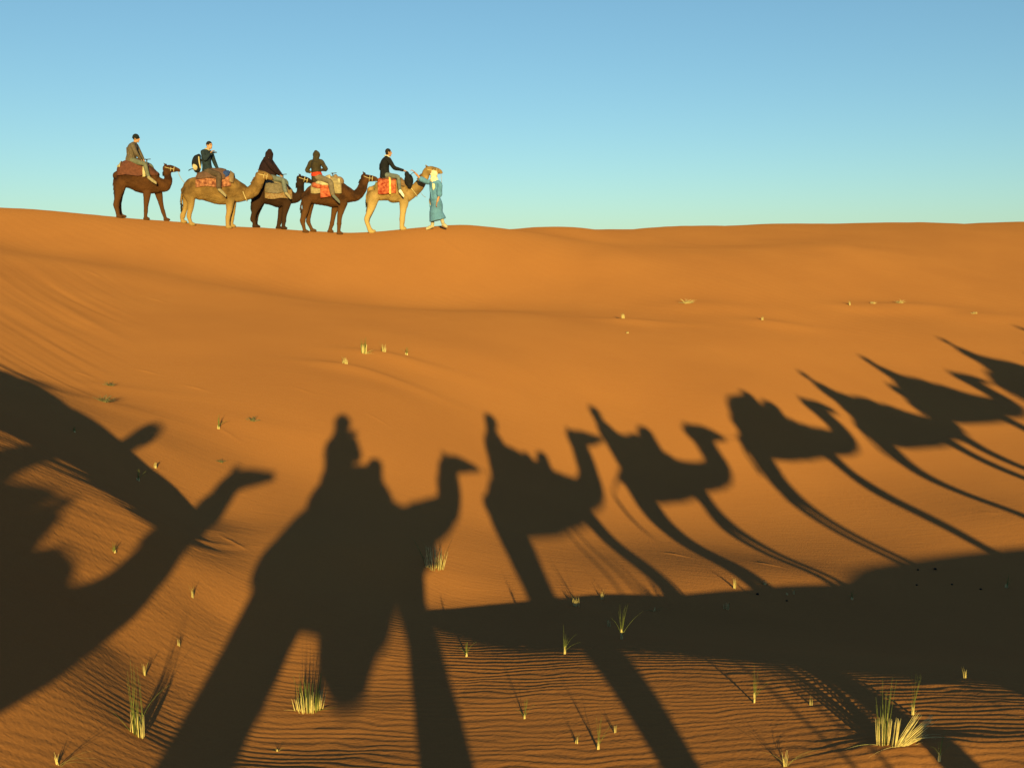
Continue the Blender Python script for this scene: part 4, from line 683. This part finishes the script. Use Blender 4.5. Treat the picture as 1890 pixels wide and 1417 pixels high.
# the photographer's own camel
own = near_camel(-.62, .56, -1.20, .43, [(.55, -1.18, .26), (.80, -1.09, .215), (1.10, -1.02, .19), (1.26, -.84, .155), (1.28, -.62, .145)], [(1.30, -.49, .125), (1.44, -.50, .125), (1.61, -.54, .095), (1.76, -.58, .06)], 'tan',
                 'camel of the photographer, casting the largest whole shadow at centre left', hump=(-.02, -.90, .36), ftop=.0, tail=.02, dl=(-.52, -.24), dfl=(.05, -.13), rt=.45)
near_saddle(*own, -.50, .48, -1.28, 'blanket on the photographer camel', (M_redpat, M_brown), ((.29, -.46, .11),))
near_rider(-.16, -.56, .23, 'photographer seated on the camel with the largest whole shadow, holding up the camera', sitgar(M_khaki, M_trgrey, M_khaki), face=(.12, 1),
           arms=([(-.14, zz(-.16)), (.06, zz(-.30)), (.03, -.06)], [(-.12, zz(-.16)), (.03, zz(-.30)), (-.03, -.06)]), lateral=dict(armN=(-.17, -.20, .10), armF=(.17, .12, .12)))
cb = MB(); cb.tube([(-.058, -.075, 0), (.058, -.075, 0)], .036, .55, seg=4, sub=1); cl = MB(); cl.tube([(0, -.065, 0), (0, -.045, 0)], .024, 1, side=(1, 0, 0), seg=16, sub=1)
item('camera', 'compact camera in the hands of the photographer', 'camera', [('camera_body', cb, M_black, 0), ('lens', cl, M_metal, 0)], (0, 0, 0))
# the one behind
fol = near_camel(-3.45, -2.12, -1.12, .41, [(-2.1, -1.02, .37), (-1.86, -1.16, .25), (-1.60, -1.10, .185), (-1.44, -.86, .145), (-1.36, -.66, .125)], [(-1.30, -.50, .11), (-1.19, -.50, .105), (-1.05, -.50, .08), (-.94, -.50, .058)], 'chestnut',
                 'following camel whose neck shadow points up left of the largest shadow', hump=(-2.85, -.85, .33))
near_saddle(*fol, -3.2, -2.2, -1.2, 'blanket on the following camel', (M_tan, M_brown), ((-2.08, -.56, .10), (-2.3, -.55, .14), (-2.25, -.66, .22)))
near_rider(-2.60, -.55, .12, 'rider of the following camel, only the head shadow showing at far left', sitgar(M_navy, M_trbrown, M_navy), lean=.30)
# ahead
c2 = near_camel(1.88, 3.37, -1.03, .38, [(3.3, -1.02, .27), (3.55, -1.08, .23), (3.82, -.98, .23), (3.95, -.70, .185), (3.99, -.42, .175)], [(3.90, -.18, .12), (4.13, -.22, .15), (4.36, -.26, .11), (4.52, -.25, .06)], 'dark_brown',
                'camel with the second shadow of the row, two lumps before its rider', hump=(2.5, -.78, .30), dxr=.02, dxf=.03, tail=.02)
near_saddle(*c2, 2.0, 3.2, -1.1, 'blanket on the second shadow camel', (M_pink, M_brown), ((2.80, -.52, .12), (3.12, -.53, .12)))
near_rider(2.22, -.60, .24, 'upright rider on the second shadow camel', sitgar(M_dkol, M_greyT, M_dkol), lean=.12)
rope((1.78, YN, zz(-.56)), (2.2, YN, zz(-.72)), .03, 'lead rope between the largest camel shadow and the next one')
rope((2.78, YN - .2, zz(-1.2)), (2.76, YN - .2, zz(-2.05)), 0, 'loose cord hanging under the second shadow camel', rad=.014); rope((2.93, YN - .2, zz(-1.2)), (2.95, YN - .2, zz(-2.1)), 0, 'second loose cord hanging under the second shadow camel', rad=.014)
c3_ = near_camel(4.68, 5.85, -.93, .41, [(5.9, -.95, .28), (6.3, -.97, .24), (6.62, -.88, .24), (6.72, -.60, .20), (6.72, -.34, .19)], [(6.53, -.13, .125), (6.80, -.20, .165), (7.0, -.27, .12), (7.14, -.32, .07)], 'tan',
                 'third camel of the shadow row, head high and close to the broad fourth shadow', hump=(5.25, -.62, .32), tail=-.50, dxr=.09, dxf=.09, ftop=.12)
near_saddle(*c3_, 4.85, 5.85, -1.0, 'blanket on the third shadow camel', (M_redpat, M_grey), ((5.60, -.20, .17), (5.15, -.38, .14)))
near_rider(4.80, -.48, .38, 'slim rider on the third shadow camel', sitgar(M_black, M_greyT, M_black), lean=-.10)
rope((4.55, YN, zz(-.22)), (4.9, YN, zz(-.42)), .03, 'lead rope between the second and the third shadow camel')
c4_ = near_camel(7.64, 9.33, -.38, .40, None, None, 'chestnut', 'fourth camel of the shadow row, under the broad rounded load', hump=(8.4, -.1, .32), dxr=.08, dxf=.05)
near_saddle(*c4_, 7.75, 9.1, -.5, 'blanket on the fourth shadow camel', (M_tan, M_brown), ((7.72, .02, .17), (8.75, .24, .22)))
near_rider(8.1, .0, .66, 'cloaked hunched rider making the broad rounded fourth shadow', dict(cloak=('cloak', M_cloak, 0), trousers=('legs', M_greyT, 0), shoe=('shoe', M_shoe, 0)), lean=.3,
           cloak=[(-.02, -.02, .45, .7), (.02, .18, .45, .75), (.18, .36, .34, .85), (.28, .52, .18, .9), (.30, .60, .11, 1)])
rope((7.1, YN, zz(-.26)), (7.65, YN, zz(-.28)), .04, 'lead rope between the third and the fourth shadow camel')
c5_ = near_camel(10.78, 12.55, -.20, .45, None, None, 'dark_brown', 'fifth camel of the shadow row with a steep pointed rider', hump=(11.6, .08, .33), dxr=.03, dxf=.03, hd=(-.08, .14))
near_saddle(*c5_, 11.0, 12.4, -.3, 'blanket on the fifth shadow camel', (M_redpat, M_olive), ((11.75, .28, .17), (11.05, .22, .30), (11.4, .25, .25)))
near_rider(11.05, .30, 1.24, 'rider leaning back on the fifth shadow camel', sitgar(M_khaki, M_trbrown), lean=-.32)
c6_ = near_camel(13.05, 14.8, .28, .46, None, None, 'tan', 'sixth camel of the shadow row near the right picture edge', hump=(13.9, .58, .33), dxr=.03, dxf=.03)
near_saddle(*c6_, 13.3, 14.7, .18, 'blanket on the sixth shadow camel', (M_pink, M_brown), ((14.2, .74, .17), (13.45, .70, .30), (13.8, .74, .26)))
near_rider(13.6, .76, 1.67, 'rider leaning back on the sixth shadow camel', sitgar(M_navy, M_greyT, M_navy), lean=-.28)
c7_ = near_camel(16.2, 17.95, .78, .45, None, None, 'black_brown', 'seventh camel of the shadow row, cut by the right edge', hump=(17.1, 1.08, .33), dxr=.03, dxf=.03)
near_saddle(*c7_, 16.5, 17.8, .68, 'blanket on the seventh shadow camel', (M_tan, M_grey), ((17.4, 1.28, .17), (16.75, 1.25, .30)))
near_rider(16.75, 1.30, 2.27, 'rider on the seventh shadow camel', sitgar(M_black, M_trbrown, M_beanie, 'beanie'), lean=-.30)
c8_ = near_camel(19.9, 21.5, 1.2, .41, None, None, 'chestnut', 'eighth camel of the shadow row, only its rider shadow in view', hump=(20.7, 1.5, .33))
near_rider(20.3, 1.75, 2.75, 'rider on the eighth camel, a thin dark spike at the right edge', sitgar(M_dkol, M_greyT), lean=-.30)

b1 = MB(); b1.tube([(0, 0, .40), (0, 0, .24), (0.0, 0, .10), (-.03, 0, -.02)], [.46, .45, .38, .24], .25, seg=14, sub=3)
item('saddle_bag', 'bag hanging under the photographer saddle, the bulge between the front and rear leg shadows', 'bag', [('bag', b1, M_brown, .02)], (-.04, YN - .42, zz(-1.58)))


# ------------------------------------------------------------------ grass tufts
M_bladeG = material('grass_green', (0.145, 0.165, 0.04), 0.7, 0.35, 30); M_bladeD = material('grass_dull', (0.22, 0.17, 0.06), 0.8, 0.3, 30)
M_straw = material('straw_pale', (0.60, 0.47, 0.21), 0.75, 0.22, 40); M_twig = material('twig_grey_green', (0.17, 0.15, 0.075), 0.85, 0.4, 30)
def blade(mb, base, d, h, w, bend=0.0, n=5, rnd=random):
    """a thin tapered blade of triangular section"""
    base = np.array(base, float); d = np.array(d, float); d /= np.linalg.norm(d); ln = np.array([d[0], d[1], 0]); q = np.linalg.norm(ln); ln = ln / q if q > 1e-3 else np.array([1., 0, 0])
    P = []
    for k in range(n):
        t_ = k / (n - 1); P.append(base + d * h * t_ + ln * bend * h * t_ * t_ - np.array([0, 0, abs(bend) * h * 0.55 * t_ ** 2.6]))
    mb.tube(P, [w * (1 - 0.8 * k / (n - 1)) for k in range(n)], 1.0, seg=4, sub=2 if abs(bend) > .2 else 1, cap=False)
def tuft(k, tf):
    x, y, h, w, kind, label = tf; rnd = random.Random(100 + k); z = gz(x, y) - 0.008
    root = empty('grass_tuft' if kind != 'bush' else 'desert_shrub', (x, y, z)); tag(root, label, 'grass' if kind != 'bush' else 'shrub', 'grass tufts scattered over the sand' if kind != 'bush' else 'low dry shrubs scattered over the sand')
    px = y / 1900.0; st = MB(); bl = MB(); w = max(w, 1.5 * px)
    bw = max(0.0018, (0.58 if y < 14 else 0.42) * px)
    def R(a, b_): return rnd.uniform(a, b_)
    if kind == 'reed':
        for i_ in range(26):
            c = (R(-.5, .5) * w, R(-.4, .4) * w, 0); blade(st, c, (R(-.06, .06), R(-.06, .06), 1), h * R(.16, .34), bw * 1.6, 0)
        for i_ in range(15):
            c = (R(-.4, .5) * w, R(-.3, .3) * w, 0); blade(bl, c, (R(-.05, .05), R(-.05, .05), 1), h * R(.45, 1), bw * .9, R(0, .04))
        blade(bl, (0, 0, .0), (.15, 0, 1), h * .8, bw * .8, .35, 9); blade(bl, (-.02, 0, 0), (-.5, -.1, 1), h * .5, bw * .7, .1)
        blade(bl, (-.05, 0, .01), (-1, -.1, .05), h * .7, bw * .7, -.1, 7)
    elif kind == 'bunch':
        n_ = 46 if w > .1 else 26
        for i_ in range(n_):
            a = R(0, 6.28); rr = math.sqrt(R(0, 1)) * .5 * w; c = (rr * math.cos(a), rr * math.sin(a) * .6, 0); blade(st, c, (c[0] * .8, c[1] * .8, .32), h * R(.28, .52), bw * R(1.3, 2.2), 0)
        for i_ in range(int(n_ * .7)):
            a = R(0, 6.28); rr = math.sqrt(R(0, 1)) * .42 * w; c = (rr * math.cos(a), rr * math.sin(a) * .6, 0); blade(bl, c, (c[0] * .55, c[1] * .5, .32), h * R(.45, 1.0), bw * R(.9, 1.3), R(0, .06))
        for i_ in range(5):
            s_ = rnd.choice((-1, 1)); blade(bl if i_ % 2 else st, (s_ * w * .3, 0, .0), (s_ * R(.7, 1.2), R(-.3, .3), R(.15, .7)), h * R(.25, .45), bw * .7, R(.15, .5), 9)
    elif kind == 'sheaf':
        for a0, ln_, nb, ox in ((.10, .62, 20, -.02), (.58, .80, 24, 0), (.88, .92, 26, .015), (1.15, .62, 7, .02), (1.3, .5, 5, .02)):
            for i_ in range(nb):
                a = a0 + R(-.035, .035); q = R(-.016, .016); c = (ox + q * math.cos(a0), R(-.015, .015), -q * math.sin(a0) + .004); blade(st, c, (math.sin(a), R(-.04, .04), math.cos(a)), h * ln_ * R(.75, 1), bw * R(1.2, 1.9), 0.0)
        for i_ in range(7): blade(st, (R(0, .1) * w, 0, .01), (R(.8, 1.4), R(-.2, .2), R(.3, .7)), h * R(.5, .8), bw * .7, R(.4, .8), 9)
        blade(st, (-.02, -.03, .02), (-.9, -.4, .25), h * .6, bw * .7, .4, 9)
    elif kind == 'stubble':
        n_ = int(3 + 210 * w)
        for i_ in range(n_):
            a = R(0, 6.28); rr = math.sqrt(R(0, 1)) * .5 * w; c = (rr * math.cos(a), rr * math.sin(a) * .6, 0); blade(st, c, (c[0] * .6 + R(-.04, .04) * (w > .05), c[1] * .6, .3), h * R(.45, 1), bw * R(.9, 1.5), 0)
        if h > .05:
            for i_ in range(4 + int(30 * w)): c = (R(-.4, .4) * w, 0, 0); blade(bl, c, (c[0] * 1.5 + R(-.05, .05), 0, .35), h * R(1.0, 1.5), bw * .7, .1)
    elif kind == 'sprig':
        for i_ in range(12): blade(st, (R(-.4, .4) * w * .6, R(-.2, .2) * w * .6, 0), (R(-.08, .08), 0, 1), h * R(.14, .30), bw * 1.8, 0)
        for i_ in range(7): blade(bl, (R(-.3, .3) * w * .4, 0, 0), (R(-.06, .14), R(-.05, .05), 1), h * R(.55, 1), bw * .8, R(0, .08), 6)
        for i_ in range(2): s_ = rnd.choice((-1, 1, 1)); blade(bl, (0, 0, h * .1), (s_ * R(.2, .6), R(-.2, .2), 1), h * R(.5, .9), bw * .6, R(.2, .6), 9)
    elif kind == 'arch':
        for i_ in range(5): blade(st, (R(-.1, .1) * w, 0, 0), (R(-.2, .2), 0, 1), h * R(.3, .6), bw * 1.3, 0.05)
        for i_ in range(5): s_ = rnd.choice((-1, 1)); blade(bl, (R(-.1, .1) * w, 0, 0), (s_ * R(.4, 1.1), R(-.3, .3), R(.7, 1.2)), h * R(.5, 1.0), bw * .7, R(.4, .8), 12)
    elif kind == 'bush':
        for i_ in range(34):
            a = R(0, 6.28); c = (R(-.3, .3) * w, R(-.2, .2) * w, 0); blade(bl if i_ % 3 else st, c, (math.cos(a) * R(.2, 1.6), math.sin(a) * R(.2, 1), R(.3, 1.2)), h * R(.5, 1.1), bw * R(.8, 1.3), R(0, .3))
    green = dict(reed=M_bladeG, bunch=M_bladeG, sheaf=M_straw, stubble=M_bladeD, sprig=M_bladeG, arch=M_bladeD, bush=M_twig)[kind]
    if st.v: st.build('stubble', M_straw if kind != 'bush' or 'straw' in label else M_twig, root)
    if bl.v: bl.build('blades', M_straw if 'straw' in label and kind == 'bush' else green, root)
for k, tf in enumerate(TUFTS): tuft(k, tf)
# droppings and loose stubs on the shaded sand
M_drop = material('dropping', (0.012, 0.009, 0.007), 0.9)
for k, (x, y, rr) in enumerate([(4.452, 10.559, 0.017), (4.777, 10.508, 0.014), (7.919, 12.686, 0.023), (8.158, 12.0, 0.019), (7.82, 12.122, 0.016), (7.238, 11.994, 0.016), (7.64, 12.651, 0.017)]):
    m_ = MB().ball((0, 0, rr * .6), (rr, rr * .85, rr * .7), 10, 7); item('dropping', 'small dark camel dropping lying on the shaded sand at right', 'dropping', [('d', m_, M_drop, 0)], (x, y, gz(x, y) - 0.003), 'droppings on the sand')
